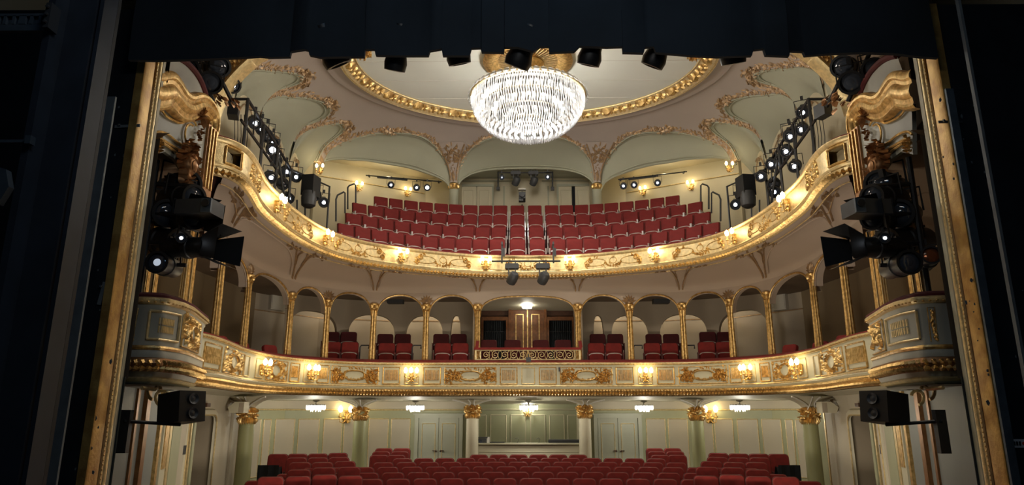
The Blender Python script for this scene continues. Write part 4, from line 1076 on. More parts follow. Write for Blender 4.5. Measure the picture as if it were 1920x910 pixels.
# ---- upper gallery: doors, panel lines, ceiling lamps
for sg, u0, u1 in ((-1, 863, 924), (1, 1046, 1110)):
    a, b = at(u0, 380, y=24.7).x, at(u1, 380, y=24.7).x; zt = at(900, 350, y=24.7).z; zb = 6.1
    root = thing('gallery_door', ((a + b) / 2, 24.7, zb), f'cream double door behind the top row, {side(sg)} of the follow-spot' + (', slightly open' if sg > 0 else ''), 'door')
    mb = MB()
    for x in (a, b): mb.box((x, 24.69, (zt + zb) / 2), (.07, .08, zt - zb))
    mb.box(((a + b) / 2, 24.69, zt + .03), (b - a + .07, .1, .08)); mb.build('door_frame', 'lunette', root)
    for q in (0, 1):
        x = a + (b - a) * (.25 + .5 * q); op = sg > 0 and q == 0
        mb = MB(); w = (b - a) / 2 - .03; mb.box((x - (.04 if op else 0), 24.70, (zt + zb) / 2), (w - (.12 if op else 0), .04, zt - zb)); F = lambda s, z, o: Vector((s, 24.68 - o, z)); rect_frame(mb, F, x - w / 2 + .1, x + w / 2 - .12, zb + .2, zt - .15, .03, .015); mb.build('door_leaf', 'balcwall', root)
    if sg > 0: mb = MB(); mb.box(((a + b) / 2 - .04, 24.73, (zt + zb) / 2), (.16, .02, zt - zb)); mb.build('dark_gap', 'blackmatte', root)
trim = MB(); F = lambda s, z, o: Vector((s, 24.74 - o, z))
zz = at(900, 345, y=24.7).z + .12
for (u0, u1) in ((866, 960), (1016, 1114)): trim.box(((at(u0, 340, y=24.7).x + at(u1, 340, y=24.7).x) / 2, 24.72, zz), (at(u1, 340, y=24.7).x - at(u0, 340, y=24.7).x, .04, .035))
for u in (945, 1028): trim.box((at(u, 360, y=24.7).x, 24.72, 7.2), (.05, .04, 2.4))
trim.build('trim_1', 'lunette', kind='structure')
for sg in (-1, 1):
    mb = MB()
    for (p, q) in (((-7.78, 22.38), (-3.85, 24.70)),):
        z = 8.12
        for zq in (z,): mb.tube([(p[0] * -sg, p[1], zq), (q[0] * -sg, q[1] - .0, zq)], .022, 5)
        mb.tube([(-7.5 * -sg, 22.52, 5.5), (-7.5 * -sg, 22.52, z)], .02, 5)
    mb.build('trim_2' if sg < 0 else 'trim_3', 'goldpale', kind='structure')
    for (x, y, k) in ((-6.5, 21.9, 'outer'), (-4.9, 22.9, 'inner')):
        root = thing('gallery_downlight', (x * -sg, y, 8.6), f'round ceiling lamp in the {side(sg)} upper gallery, {k} one', 'ceiling lamp')
        mb = MB(); mb.lathe([(.17, 8.71), (.19, 8.68), (.10, 8.66), (.0, 8.66)], (x * -sg, y, 0), 16); mb.build('lamp_rim', 'white', root)
        mb = MB(); mb.lathe([(.08, 8.655), (.06, 8.63), (0, 8.62)], (x * -sg, y, 0), 12); mb.build('lamp_glass', 'bulb', root)
        point_light('lamp_light', (x * -sg, y, 8.35), 14, (1, .88, .62), root, .06)

# ---- stage spotlights
def spot(name, ln=.42, r=.10, lens='lens_lit', hood=True, barn=0, body='black'):
    """points to -y; origin at the lens"""
    t = local(name, 'spotlight', 'spotlight'); mtx = Matrix.Rotation(PI / 2, 4, 'X')   # z -> -y
    mb = MB(); mb.lathe([(0, -ln), (r * .7, -ln * .98), (r * .95, -ln * .85), (r * .95, -ln * .45), (r * 1.1, -ln * .42), (r * 1.1, -ln * .3), (r, -ln * .28), (r, .0), (r * 1.12, .0), (r * 1.12, .05), (r * .9, .05), (r * .88, .012)], n=18, mtx=mtx)
    for j in range(4): mb.box((0, ln * (.5 + .1 * j), r * .97), (r * .9, .015, .02))
    mb.build('housing', body, t)
    mb = MB(); mb.lathe([(r * .88, .015), (r * .6, .03), (r * .45, .034)], n=16, mtx=mtx); le = mb.build('lens', 'lens' if lens != 'lens_warm' else lens, t)
    if lens != 'lens_warm': mb = MB(); mb.lathe([(r * (.55 if lens == 'lens_hot' else .36), .034), (r * .25, .04), (0, .042)], n=14, mtx=mtx); mb.build('lamp_core', lens, le)
    mb = MB(); w = r * 1.3; mb.tube([(-w, ln * .45, 0), (-w, ln * .45, r * 1.9), (w, ln * .45, r * 1.9), (w, ln * .45, 0)], .012, 4)
    mb.box((0, ln * .45, r * 1.9 + .04), (.05, .06, .09)); mb.build('yoke', 'black', t)
    if barn:
        for k in range(barn):
            mb = MB(); a = k * PI / 2; mt = Matrix.Rotation(a, 4, 'Y'); mb.add([mt @ Vector(p) for p in ((-r, -.05, r), (r, -.05, r), (r * 1.5, -.30, r * 1.9), (-r * 1.5, -.30, r * 1.9), (-r, -.04, r * .98), (r, -.04, r * .98), (r * 1.5, -.29, r * 1.88), (-r * 1.5, -.29, r * 1.88))], [(0, 1, 2, 3), (7, 6, 5, 4), (0, 3, 7, 4), (1, 5, 6, 2), (2, 6, 7, 3)]); mb.build('barn_door', 'black', t)
    return t
sp_lit = spot('profile_spotlight', .55, .115); sp_hot = spot('profile_spotlight', .5, .105, 'lens_hot'); sp_dim = spot('profile_spotlight', .5, .11, 'lens_dim'); sp_off = spot('profile_spotlight', .55, .12, 'lens')
sp_short = spot('fresnel_spotlight', .28, .115, 'lens_lit'); sp_shorth = spot('fresnel_spotlight', .28, .115, 'lens_hot')
def aim(proto, p, target, lab, scale=1.0, group=None):
    d = Vector(target) - Vector(p); q = d.to_track_quat('-Y', 'Z'); return inst(proto, p, 0, lab, scale, group, rot=q.to_euler())
STG = Vector((0, 4, -.5))
def moving_head(name):
    t = local(name, 'moving head', 'moving head'); mb = MB(); mb.box((0, 0, -.07), (.34, .22, .14)); mb.box((-.17, 0, -.07), (.04, .16, .10)); mb.box((.17, 0, -.07), (.04, .16, .10)); mb.build('base', 'darkgrey', t)
    for sx in (-1, 1): mb = MB(); mb.box((sx * .09, 0, -.24), (.035, .14, .24)); mb.build('arm', 'darkgrey', t)
    m = Matrix.Translation((.02, -.06, -.40)) @ Matrix.Rotation(R(28), 4, 'Y') @ Matrix.Rotation(R(38), 4, 'X')
    mb = MB(); mb.lathe([(0, .17), (.10, .16), (.14, .10), (.145, -.05), (.13, -.16), (.10, -.18), (.09, -.16)], n=16, mtx=m); h = mb.build('head', 'darkgrey', t)
    mb = MB(); mb.lathe([(.10, -.165), (.0, -.15)], n=16, mtx=m); mb.build('lens', 'lens', h)
    mb = MB()
    for sx in (-.09, .09): mb.box((sx, 0, .04), (.03, .05, .12))
    mb.build('clamp', 'black', t); return t
mh = moving_head('moving_head_light')
# bar with two moving heads in front of the upper parapet
yb = 18.62; zb = at(990, 490, y=yb).z
root = thing('lighting_bar', (0, yb, zb), 'black pipe bar clamped in front of the upper parapet, carrying two moving heads', 'lighting bar')
mb = MB(); mb.tube([(at(922, 491, y=yb).x, yb, zb), (at(1051, 490, y=yb).x, yb, zb)], .024, 8); mb.build('pipe', 'black', root)
for u in (941, 1038):
    x = at(u, 475, y=yb).x; mb = MB(); mb.box((x, yb + .12, zb + .28), (.045, .04, .62)); mb.box((x + .03, yb + .2, zb + .30), (.10, .14, .22)); mb.box((x, yb + .3, zb + .52), (.05, .5, .05)); mb.build('clamp_bracket', 'darkgrey', root)
for u, k in ((960, 'left'), (1017.5, 'right')):
    inst(mh, (at(u, 500, y=yb).x, yb, zb - .08), 0, f'dark grey moving head light hanging from the {k} of the bar before the upper parapet', 1.02)
# bars on the gallery walls
def bar(u0, v0, u1, v1, y, lab, spots):
    a, b = at(u0, v0, y=y), at(u1, v1, y=y); root = thing('lighting_bar', tuple(a), lab, 'lighting bar')
    mb = MB(); mb.tube([a, b], .022, 8); mb.build('pipe', 'black', root)
    mb = MB(); n = (b - a)
    for t in (.04, .5, .96): mb.box(a + n * t + Vector((0, .06, .0)), (.05, .16, .05))
    mb.build('bracket', 'black', root); mb = MB(); c = a + n * (.35); mb.box(c + Vector((0, .02, -.03)), (n.length * .4, .05, .06), ry=-math.atan2(n.z, n.x)); mb.build('socket_strip', 'darkgrey', root)
    for (u, v, pr, l) in spots: aim(pr, at(u, v, y=y - .15), STG, l, .95)
bar(686, 329, 828, 341, 22.9, 'black lighting bar under the ceiling of the left upper gallery', [(733, 347, sp_short, 'lit spotlight at the left of the left gallery bar'), (781, 352, sp_short, 'lit spotlight in the middle of the left gallery bar'), (801, 352, sp_shorth, 'dazzling spotlight at the right end of the left gallery bar')])
bar(1159, 337, 1288, 322, 22.9, 'black lighting bar under the ceiling of the right upper gallery', [(1169, 349, sp_short, 'lit spotlight at the left end of the right gallery bar'), (1189, 347, sp_short, 'lit spotlight second from the left on the right gallery bar'), (1233, 343, sp_short, 'lit spotlight on the right half of the right gallery bar')])
for u, k in ((934, 'left'), (1036, 'right')):
    a, b = at(u, 322, y=23.6), at(u, 354, y=23.6); root = thing('hanging_pipe', tuple(b), f'short black vertical pipe hanging in the centre arch, {k} one', 'pipe'); mb = MB(); mb.tube([a, b], .03, 8); mb.build('pipe', 'black', root); mb = MB(); mb.box(b, (.12, .1, .12)); mb.build('clamp', 'black', root)
    a2 = at(u, 322, y=23.6)
root = thing('lighting_bar', tuple(at(960, 322, y=23.6)), 'black horizontal bar at the top of the centre arch with hanging lights', 'lighting bar'); mb = MB(); mb.tube([at(934, 324, y=23.6), at(1036, 324, y=23.6)], .024, 8); mb.build('pipe', 'black', root)
aim(sp_dim, at(941, 333, y=23.3), STG, 'faintly lit spotlight hung at the left of the centre arch', .8)
aim(sp_short, at(1027, 332, y=23.3), STG, 'lit spotlight hung at the right of the centre arch', .85)
for u, k in ((967, 'left'), (1000, 'right')): inst(mh, at(u, 322, y=23.4), 0, f'black moving head hanging in the centre arch, {k} one', .95)
p = at(979, 384, y=23.2); root = thing('follow_spot', (p.x, 23.2, 6.2), 'black follow-spot on a stand behind the top row at the middle, white label on top', 'follow spot')
mb = MB(); mb.tube([(p.x, 23.2, 6.2), (p.x, 23.2, p.z)], .03, 8); mb.build('stand', 'black', root)
zc = at(979, 370, y=23.2).z; mb = MB(); mb.box((p.x, 23.2, zc), (.24, .5, .24)); mb.box((p.x - .04, 23.1, zc - .14), (.16, .2, .12)); mb.lathe([(.10, 0), (.10, .12)], n=12, mtx=Matrix.Translation((p.x, 22.96, zc)) @ Matrix.Rotation(PI / 2, 4, 'X')); mb.build('housing', 'black', root)
mb = MB(); mb.box((p.x, 23.15, at(979, 355, y=23.1).z), (.26, .2, .05)); mb.build('label_plate', 'white', root)

# ---- side lighting gantries and rails over the upper balcony
SIDEV = {-1: [(436, 160, 12.8, 'd'), (478, 231, 14.3, 's'), (491, 243, 14.9, 's'), (511, 281, 15.8, 'h'), (512, 268, 16.2, 's'), (508, 333, 15.0, 's'), (537, 322, 16.5, 's'), (555, 332, 17.0, 's'), (541, 372, 16.6, 's'), (607, 380, 18.3, 's')],
         1: [(1505, 211, 14.3, 's'), (1503, 243, 14.6, 's'), (1482, 256, 15.0, 's'), (1474, 284, 15.2, 's'), (1490, 312, 14.8, 's'), (1446, 308, 16.0, 's'), (1427, 331, 16.5, 's'), (1452, 360, 16.2, 's'), (1379, 384, 18.2, 's')]}
for sg in (-1, 1):
    X = lambda x: -sg * x
    m = lambda u: u if sg < 0 else 1981 - u
    A = [at(m(465), 186, x=X(-6.1)), at(m(546), 318, x=X(-6.1))]
    root = thing('lighting_gantry', (X(-6.1), 14, 4.0), f'black steel pipe gantry with handrails above the {side(sg)} arm of the upper balcony', 'gantry')
    mb = MB(); a, b = A; mb.tube([a, b], .035, 6); a2 = at(m(452), 225, x=X(-6.1)); b2 = at(m(538), 345, x=X(-6.1)); mb.tube([a2, b2], .035, 6)
    mb.build('long_pipe', 'black', root)
    for i, t in enumerate((0, .33, .66, 1)):
        p = a.lerp(b, t); mb = MB(); mb.tube([p + Vector((0, 0, .02)), (p.x, p.y, 3.98)], .035, 6); mb.build('post', 'black', root)
    for i in range(7): p = a.lerp(b, i / 7); q = a2.lerp(b2, (i + .6) / 7); mb = MB(); mb.tube([p, q], .018, 5); mb.build('brace', 'black', root)
    mb = MB(); mb.tube([a, Vector((X(-6.9), a.y, a.z))], .03, 6); mb.build('cross_pipe', 'black', root); mb = MB(); mb.tube([at(m(523), 300, x=X(-6.1)), at(m(545), 452, x=X(-5.9))], .03, 6); mb.build('post', 'black', root)
    # rails further back (seat side)
    p0 = Vector((X(-6.0), 17.0, 4.0)); hr = [(at(m(545), 322, x=X(-6.0))), at(m(618), 350, y=19.0), ]
    q = at(m(618), 350, y=18.6); mb = MB(); mb.tube([b, Vector((q.x, q.y, q.z)), Vector((q.x, q.y, 4.2))], .03, 6); mb.tube([at(m(556), 402, y=17.3), at(m(614), 436, y=18.4)], .022, 5)
    for u in (557, 572): c = at(m(u), 380, y=17.3 + (u - 557) * .02); mb.tube([at(m(u), 375, y=17.4), at(m(u), 410, y=17.4)], .022, 5)
    mb.build('handrail', 'darkgrey', root)
    for k, (pts, y, nm) in enumerate([([(630, 415), (630, 374), (633, 366), (645, 360), (647, 362), (647, 400)], 20.0, 'lower'), ([(652, 392), (652, 352), (655, 348), (664, 345), (667, 348), (667, 388)], 21.2, 'upper')]):
        mb = MB(); root2 = thing('stair_rail', tuple(at(m(pts[0][0]), pts[0][1], y=y)), f'dark grey bent tube stair rail at the {side(sg)} end of the upper rows, {nm} one', 'stair rail')
        mb.tube([at(m(u), v, y=y + .04 * i) for i, (u, v) in enumerate(pts)], .028, 6); mb.build('tube_rail', 'darkgrey', root2)
    # motor / dimmer packs
    p = at(m(583), 350, y=17.0); mb = MB(); mb.box((p.x, p.y, p.z), (.34, .4, .55), rz=.2 * sg); r_ = thing('moving_light', (p.x, p.y, p.z - .35), f'bulky black moving light on the {side(sg)} gantry end', 'moving light'); mb.build('base', 'black', r_)
    mb = MB(); mb.lathe([(0, .2), (.16, .18), (.2, 0), (.18, -.2), (.1, -.26), (0, -.26)], (p.x, p.y - .1, p.z - .35), 14); mb.build('head', 'darkgrey', r_)
    p = at(m(438), 208, x=X(-6.0)); mb = MB(); mb.box(p, (.2, .3, .28), rz=.3); mb.build('floodlight', 'black', label=f'small square floodlight on the {side(sg)} gantry near the canopy', cat='floodlight')
    mb = MB(); rg = random.Random(2)
    for k in range(5):
        p = at(m(440 + 6 * k), 215, x=X(-6.3)); mb.tube([p, p + Vector((.03, .05, -.5)), p + Vector((0, .1, -1.0 - .1 * k))], .008, 4)
    mb.build('hanging_cables', 'black', label=f'thin black cables hanging beside the {side(sg)} gantry', cat='cables', kind='stuff')
    kind = {'s': sp_lit, 'h': sp_hot, 'd': sp_lit}
    for i, (u, v, y, kd) in enumerate(SIDEV[sg]):
        p = at(u, v, y=y); aim(kind[kd], p, Vector((-sg * -1.2 * 0, 3, -.3)), f'{"dazzling" if kd == "h" else "lit"} black profile spotlight on the {side(sg)} gantry, {ORD[i]} from the stage end', 1.15 if kd == 's' else 1.3)
    for i, (u, v, y) in enumerate([(500, 255, 15.2), (517, 300, 15.9), (530, 345, 16.4), (592, 366, 18.0)]):
        p = at(m(u), v, y=y); aim(sp_off, p, Vector((sg * 2, 6, 1)), f'unlit black spotlight among the {side(sg)} gantry lights, {ORD[i]} from the stage', 1.2)

# ================================================================ FIRST BALCONY SEATS AND FITTINGS
BAYU = [(847, 'first', 20.5), (742, 'second', 20.5), (640, 'third', 20.1)]
for u, nm, yy in BAYU:
    for sg in (-1, 1):
        for row, (dy, dz, du) in enumerate(((0, 0, 0), (.95, .18, -7))):
            for q in (-1, 1):
                uu = u + q * 16.5 + du * (1 if u < 990 else 1) * .5; uu = uu if sg < 0 else 1981 - uu
                p = at(uu, 640, y=yy + dy); pr = seat_bx if row == 0 else seat_dk
                top = at(uu, [643, 626][row], y=yy + dy).z if nm != 'third' else at(uu, [641, 622][row], y=yy + dy).z
                rz = math.atan2(p.x * .35, 10) * -1 * -1 if False else -p.x * .035
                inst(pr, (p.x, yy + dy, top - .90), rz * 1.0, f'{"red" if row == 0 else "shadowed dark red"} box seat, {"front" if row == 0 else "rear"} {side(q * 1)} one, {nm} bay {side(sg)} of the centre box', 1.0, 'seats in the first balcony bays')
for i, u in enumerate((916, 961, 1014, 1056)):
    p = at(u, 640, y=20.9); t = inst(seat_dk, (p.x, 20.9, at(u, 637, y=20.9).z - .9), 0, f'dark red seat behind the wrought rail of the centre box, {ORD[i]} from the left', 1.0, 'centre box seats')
# tip of seats seen over the side rail
def rail_pad(p, w, a, lab):
    mb = MB(); pad(mb, rrect(w, .42, .08), 0, .09, 0); r = mb.build('box_chair', 'velvet', None, origin=(0, 0, 0), label=lab, cat='chair'); put(r, (p.x, p.y, p.z - .34), a); return r
for sg in (-1, 1):
    m = lambda u: u if sg < 0 else 1981 - u
    for k, (u, v, y) in enumerate([(543, 652, 18.4), (462, 637, 15.6), (400, 617, 13.4), (498, 648, 17.0)]):
        s_ = L.hit(u, v); s_ = s_ if sg < 0 else -s_; p0 = L.P(s_, at(u, v, y=L.pos(s_).y + .3).z, -.52); r = rail_pad(p0, .44, 0, f'red velvet chair back showing above the {side(sg)} ledge, {["beside the third column", "beyond the second column", "nearest the corner box", "between third and second columns"][k]}')
        r.rotation_euler = (R(-16), 0, (R(60) if sg < 0 else -R(60)))
    bw = [(x * -sg, y) for x, y in BW]; bwc = Curve(bw if sg < 0 else list(reversed(bw))); s_ = bwc.hit(m(517), 563); c0 = bwc.pos(s_); z0 = at(m(517), 563, y=c0.y).z; nn = bwc.nrm(s_, .02)
    r = thing('wall_speaker', (c0.x, c0.y, z0 - .35), f'flat white loudspeaker on the {side(sg)} wall seen through the side arch', 'loudspeaker')
    aa = math.atan2(nn.y, nn.x) + PI / 2
    mb = MB(); mb.box((c0.x + nn.x * .08, c0.y + nn.y * .08, z0), (.50, .14, .64), rz=aa); mb.build('cabinet', 'white', r)
    mb = MB(); mb.box((c0.x + nn.x * .155, c0.y + nn.y * .155, z0), (.44, .012, .58), rz=aa); mb.build('grille', 'white', r)
    # armchairs' bent arm rails at the columns
    for k, u in enumerate((685, 783)):
        p = at(m(u), 655, y=20.3); r = thing('tube_handrail', (p.x, 20.3, 1.0), f'small black bent tube handrail {["in the third", "in the second"][k]} bay {side(sg)} of the centre box', 'handrail'); mb = MB(); z = at(m(u), 648, y=20.3).z; mb.tube([(p.x - .16, 20.3, z - .6), (p.x - .16, 20.3, z - .05), (p.x - .12, 20.3, z), (p.x + .1, 20.3, z), (p.x + .1, 20.3, z - .1)], .022, 6); mb.build('tube_rail', 'darkgrey', r)
    # pale projector box inside the second bay
    if True:
        p = at(m(742), 565, y=21.4); r = thing('projector', (p.x, 21.4, p.z - .1), f'dark grey projector under the ceiling, second bay {side(sg)} of the centre box', 'projector'); mb = MB(); mb.box((p.x, 21.4, p.z), (.5, .3, .16)); mb.build('case', 'darkgrey', r); mb = MB(); mb.box((p.x, 21.4, p.z + .2), (.04, .04, .3)); mb.build('mount', 'darkgrey', r)
mb = MB(); p = at(991, 674, y=19.5); mb.box((p.x, 19.5, 1.47), (.14, .12, .12)); mb.tube([(p.x, 19.5, 1.5), (p.x, 19.5, 1.62)], .02, 6); mb.build('small_camera', 'darkgrey', label='small dark camera on the ledge below the wrought box rail', cat='camera')
mb = MB(); p = L.P(at(1049, 690, y=19.6).x, 1.2, .03); mb.box(p, (.05, .05, .11)); mb.build('sensor', 'darkgrey', label='tiny grey sensor on the first balcony parapet right of the middle', cat='sensor')
# ================================================================ STALLS
FLZ = -2.25
mb = MB(); mb.add([(-9, 7.8, -2.5), (9, 7.8, -2.5), (9, 14, -2.35), (9, 24.5, -1.98), (-9, 24.5, -1.98), (-9, 14, -2.35)], [(0, 1, 2, 5), (5, 2, 3, 4)]); mb.build('floor', 'carpet', kind='structure')
YW = 22.6
# rear wall, its side bends, side walls
def stall_wall(name, pts, z0, z1, m): return wall_strip(name, pts, z0, z1, m)
BEND = [(-1.75, YW), (-5.3, YW), (-7.4, 21.4), (-8.0, 19.2)]
for sg in (-1, 1): stall_wall('wall_stalls_rear_' + side(sg), [(x * -sg, y) for x, y in BEND], -2.4, .5, 'sage')
def wall_map(a, b):
    a, b = Vector(a), Vector(b); d = (b - a).normalized(); n = Vector((d.y, -d.x))
    if n.dot(Vector((0, 10)) - a) < 0: n = -n
    return lambda s, z, o: Vector((a.x + d.x * s + n.x * o, a.y + d.y * s + n.y * o, z)), (b - a).length
def panel_on(parent, F, s0, s1, z0, z1, fill='panel', line='goldpale', lw=.028):
    mb = MB(); mb.grid([[F(s, z0, .012), F(s, z1, .012)] for s in (s0, s1)]); p = mb.build('panel_field', fill, parent)
    mb = MB(); rect_frame(mb, F, s0, s1, z0, z1, lw, .022); mb.build('gilt_frame', line, p)
ztop = at(990, 769, y=YW).z; zp = at(700, 786, y=YW).z
cvr = {sg: Curve([(x * -sg, y) for x, y in (list(reversed(BEND)) if sg < 0 else BEND)]) for sg in (-1, 1)}
for sg in (-1, 1):
    m = lambda u: u if sg < 0 else 1981 - u
    root = thing('wall_panelling', (-sg * -5 * -1 if False else sg * 5, YW - .05, -2.2), f'green and cream gold-framed wall panelling behind the stalls, {side(sg)} half', 'wall panelling')
    cv = cvr[sg]; F = lambda s, z, o: cv.P(s, z, o)
    for k, (u0, u1) in enumerate([(692, 728), (734, 769), (607, 641), (645, 664), (560, 598), (516, 552), (494, 507), (474, 488)]):
        a, b = sorted((cv.hit(m(u0), 800), cv.hit(m(u1), 800)))
        panel_on(root, F, a, b, -1.75, zp)
        panel_on(root, F, a, b, -2.05, -1.85)
    mb = MB(); pts = [cv.P(s, ztop, .03) for s in cv.samples(.3)]; mb.tube(pts, .022, 5); mb.build('gilt_cornice', 'goldpale', root)
    mb = MB(); mb.grid([[cv.P(s, z, .03 + .0) for z in (ztop + .03, .40)] for s in cv.samples(.3)]); mb.build('frieze', 'panel', root)
    # double door
    y = YW - .03; a, b = sorted((at(m(778), 800, y=y).x, at(m(868), 800, y=y).x)); zt = at(820, 778, y=y).z
    root = thing('stalls_door', ((a + b) / 2, y, -2.0), f'grey green double door with gold panel lines at the rear of the stalls, {side(sg)} of the booth', 'door')
    mb = MB()
    for x in (a + .06, b - .06): mb.box((x, y - .03, (zt - 2) / 2), (.12, .1, zt + 2))
    mb.box(((a + b) / 2, y - .03, zt - .05), (b - a, .12, .11)); mb.box(((a + b) / 2, y - .05, zt + .02), (b - a + .1, .16, .04)); mb.build('door_frame', 'doorgrey', root)
    for q in (-1, 1):
        w = (b - a - .26) / 2; c = (a + b) / 2 + q * w / 2; mb = MB(); mb.box((c, y - .0, (zt - .1 - 2) / 2), (w - .015, .05, zt - .1 + 2)); d = mb.build('door_leaf', 'doorgrey', root)
        G = lambda s, z, o: Vector((s, y - .028 - o, z)); mb = MB(); rect_frame(mb, G, c - w * .33, c + w * .33, -1.85, zt - .28, .025, .018); mb.build('gilt_frame', 'goldpale', d)
        mb = MB(); mb.lathe([(.03, 0), (.035, .02), (.0, .05)], n=10, mtx=Matrix.Translation(((a + b) / 2 + q * .07, y - .03, -1.15)) @ Matrix.Rotation(PI / 2, 4, 'X')); mb.box(((a + b) / 2 + q * .12, y - .08, -1.15), (.12, .02, .025)); mb.build('door_handle', 'chrome', d)
# sound booth in the middle
ys = 21.0; xa, xb = at(893, 800, y=ys).x, at(1091, 800, y=ys).x; zs = at(990, 833, y=ys).z
root = thing('booth_parapet', ((xa + xb) / 2, ys, -2.1), 'plain cream parapet wall of the open control booth at the rear of the stalls', 'parapet')
mb = MB(); mb.box(((xa + xb) / 2, ys, (zs - 2.2) / 2), (xb - xa, .12, zs + 2.2)); mb.build('front', 'cream', root)
mb = MB(); mb.box(((xa + xb) / 2, ys, zs + .01), (xb - xa, .26, .04)); mb.build('ledge', 'fascia', root)
F = lambda s, z, o: Vector((s, ys - .06 - o, z)); mb = MB(); rect_frame(mb, F, xa + .1, xb - .1, -2.0, zs - .22, .02, .012); mb.build('panel_line', 'fascia', root)
yi = 24.2
wall_strip('wall_booth_rear', [(xa - .5, yi), (xb + .5, yi)], -2.2, .6, 'sage')
for sg in (-1, 1): wall_strip('wall_booth_' + side(sg), [((xa - .1) if sg < 0 else (xb + .1), yi), ((xa - .1) if sg < 0 else (xb + .1), 21.2)], -2.2, .6, 'cream')
mb = MB(); mb.quad((xa - .6, 20.8, .38), (xb + .6, 20.8, .38), (xb + .6, yi, .30), (xa - .6, yi, .30)); mb.build('ceiling_booth', 'cream', kind='structure')
root = thing('booth_panelling', (0, yi, -1.5), 'sage green panelled rear wall inside the control booth', 'wall panelling')
F = lambda s, z, o: Vector((s, yi - o, z)); zpt = at(990, 779, y=yi).z
for (u0, u1) in ((880, 911), (920, 949), (958, 985), (995, 1022), (1031, 1058), (1065, 1098)):
    a, b = at(u0, 800, y=yi).x, at(u1, 800, y=yi).x; panel_on(root, F, a, b, -1.9, zpt, 'sage', 'cream', .04)
mb = MB(); mb.tube([(xa - .1, yi - .02, at(990, 768, y=yi).z), (xb + .1, yi - .02, at(990, 768, y=yi).z)], .03, 5); mb.build('cornice_line', 'fascia', root)
p = at(989, 774, y=yi - .05); inst(scw, p, 0, 'bright white two-bulb sconce on the rear wall inside the control booth', 1.3)
def eq(name, u0, u1, v0, v1, y, d, m, lab, cat):
    a, b = at(u0, v1, y=y), at(u1, v0, y=y); c = (a + b) / 2; r = thing(name, (c.x, y, a.z), lab, cat); mb = MB(); mb.box((c.x, y, c.z), (abs(b.x - a.x), d, abs(b.z - a.z))); mb.build('case', m, r); return r, c, abs(b.x - a.x), abs(b.z - a.z)
r, c, w, h = eq('projector', 896, 912, 823, 833, 21.1, .3, 'darkgrey', 'small dark projector under a plate at the left end of the booth ledge', 'projector')
mb = MB(); mb.box((c.x, 21.1, c.z + h / 2 + .03), (w * 1.3, .34, .03)); mb.build('top_plate', 'black', r); mb = MB(); mb.lathe([(.05, 0), (.05, .03), (.02, .02)], n=12, mtx=Matrix.Translation((c.x - .02, 20.95, c.z)) @ Matrix.Rotation(PI / 2, 4, 'X')); mb.build('lens', 'lens', r)
eq('paper_stack', 913, 918, 820, 833, 21.15, .3, 'white', 'white upright box beside the booth projector', 'box')
r, c, w, h = eq('rack_unit', 919, 946, 829, 833, 21.15, .3, 'black', 'low black equipment case on the booth ledge right of the projector', 'equipment')
r, c, w, h = eq('mixing_desk', 1028, 1090, 826, 833, 21.15, .35, 'black', 'long low black mixing desk on the right of the booth ledge', 'mixing desk')
mb = MB(); mb.box((c.x, 21.15, c.z + h / 2 + .01), (w * .96, .3, .02)); mb.build('control_surface', 'darkgrey', r)
for k, u in enumerate((970, 1010)):
    p = at(u, 832, y=21.1); r = thing('desk_lamp', (p.x, 21.1, p.z), f'thin gooseneck desk lamp on the booth ledge, {["left", "right"][k]} of the two', 'desk lamp'); mb = MB(); mb.tube([(p.x, 21.1, p.z), (p.x + .04, 21.1, p.z + .12), (p.x, 21.1, p.z + .16), (p.x - .08, 21.1, p.z + .13)], .007, 5); mb.build('neck', 'black', r); mb = MB(); mb.lathe([(.04, 0), (.04, .02), (0, .03)], (p.x, 21.1, p.z), 10); mb.build('foot', 'black', r)
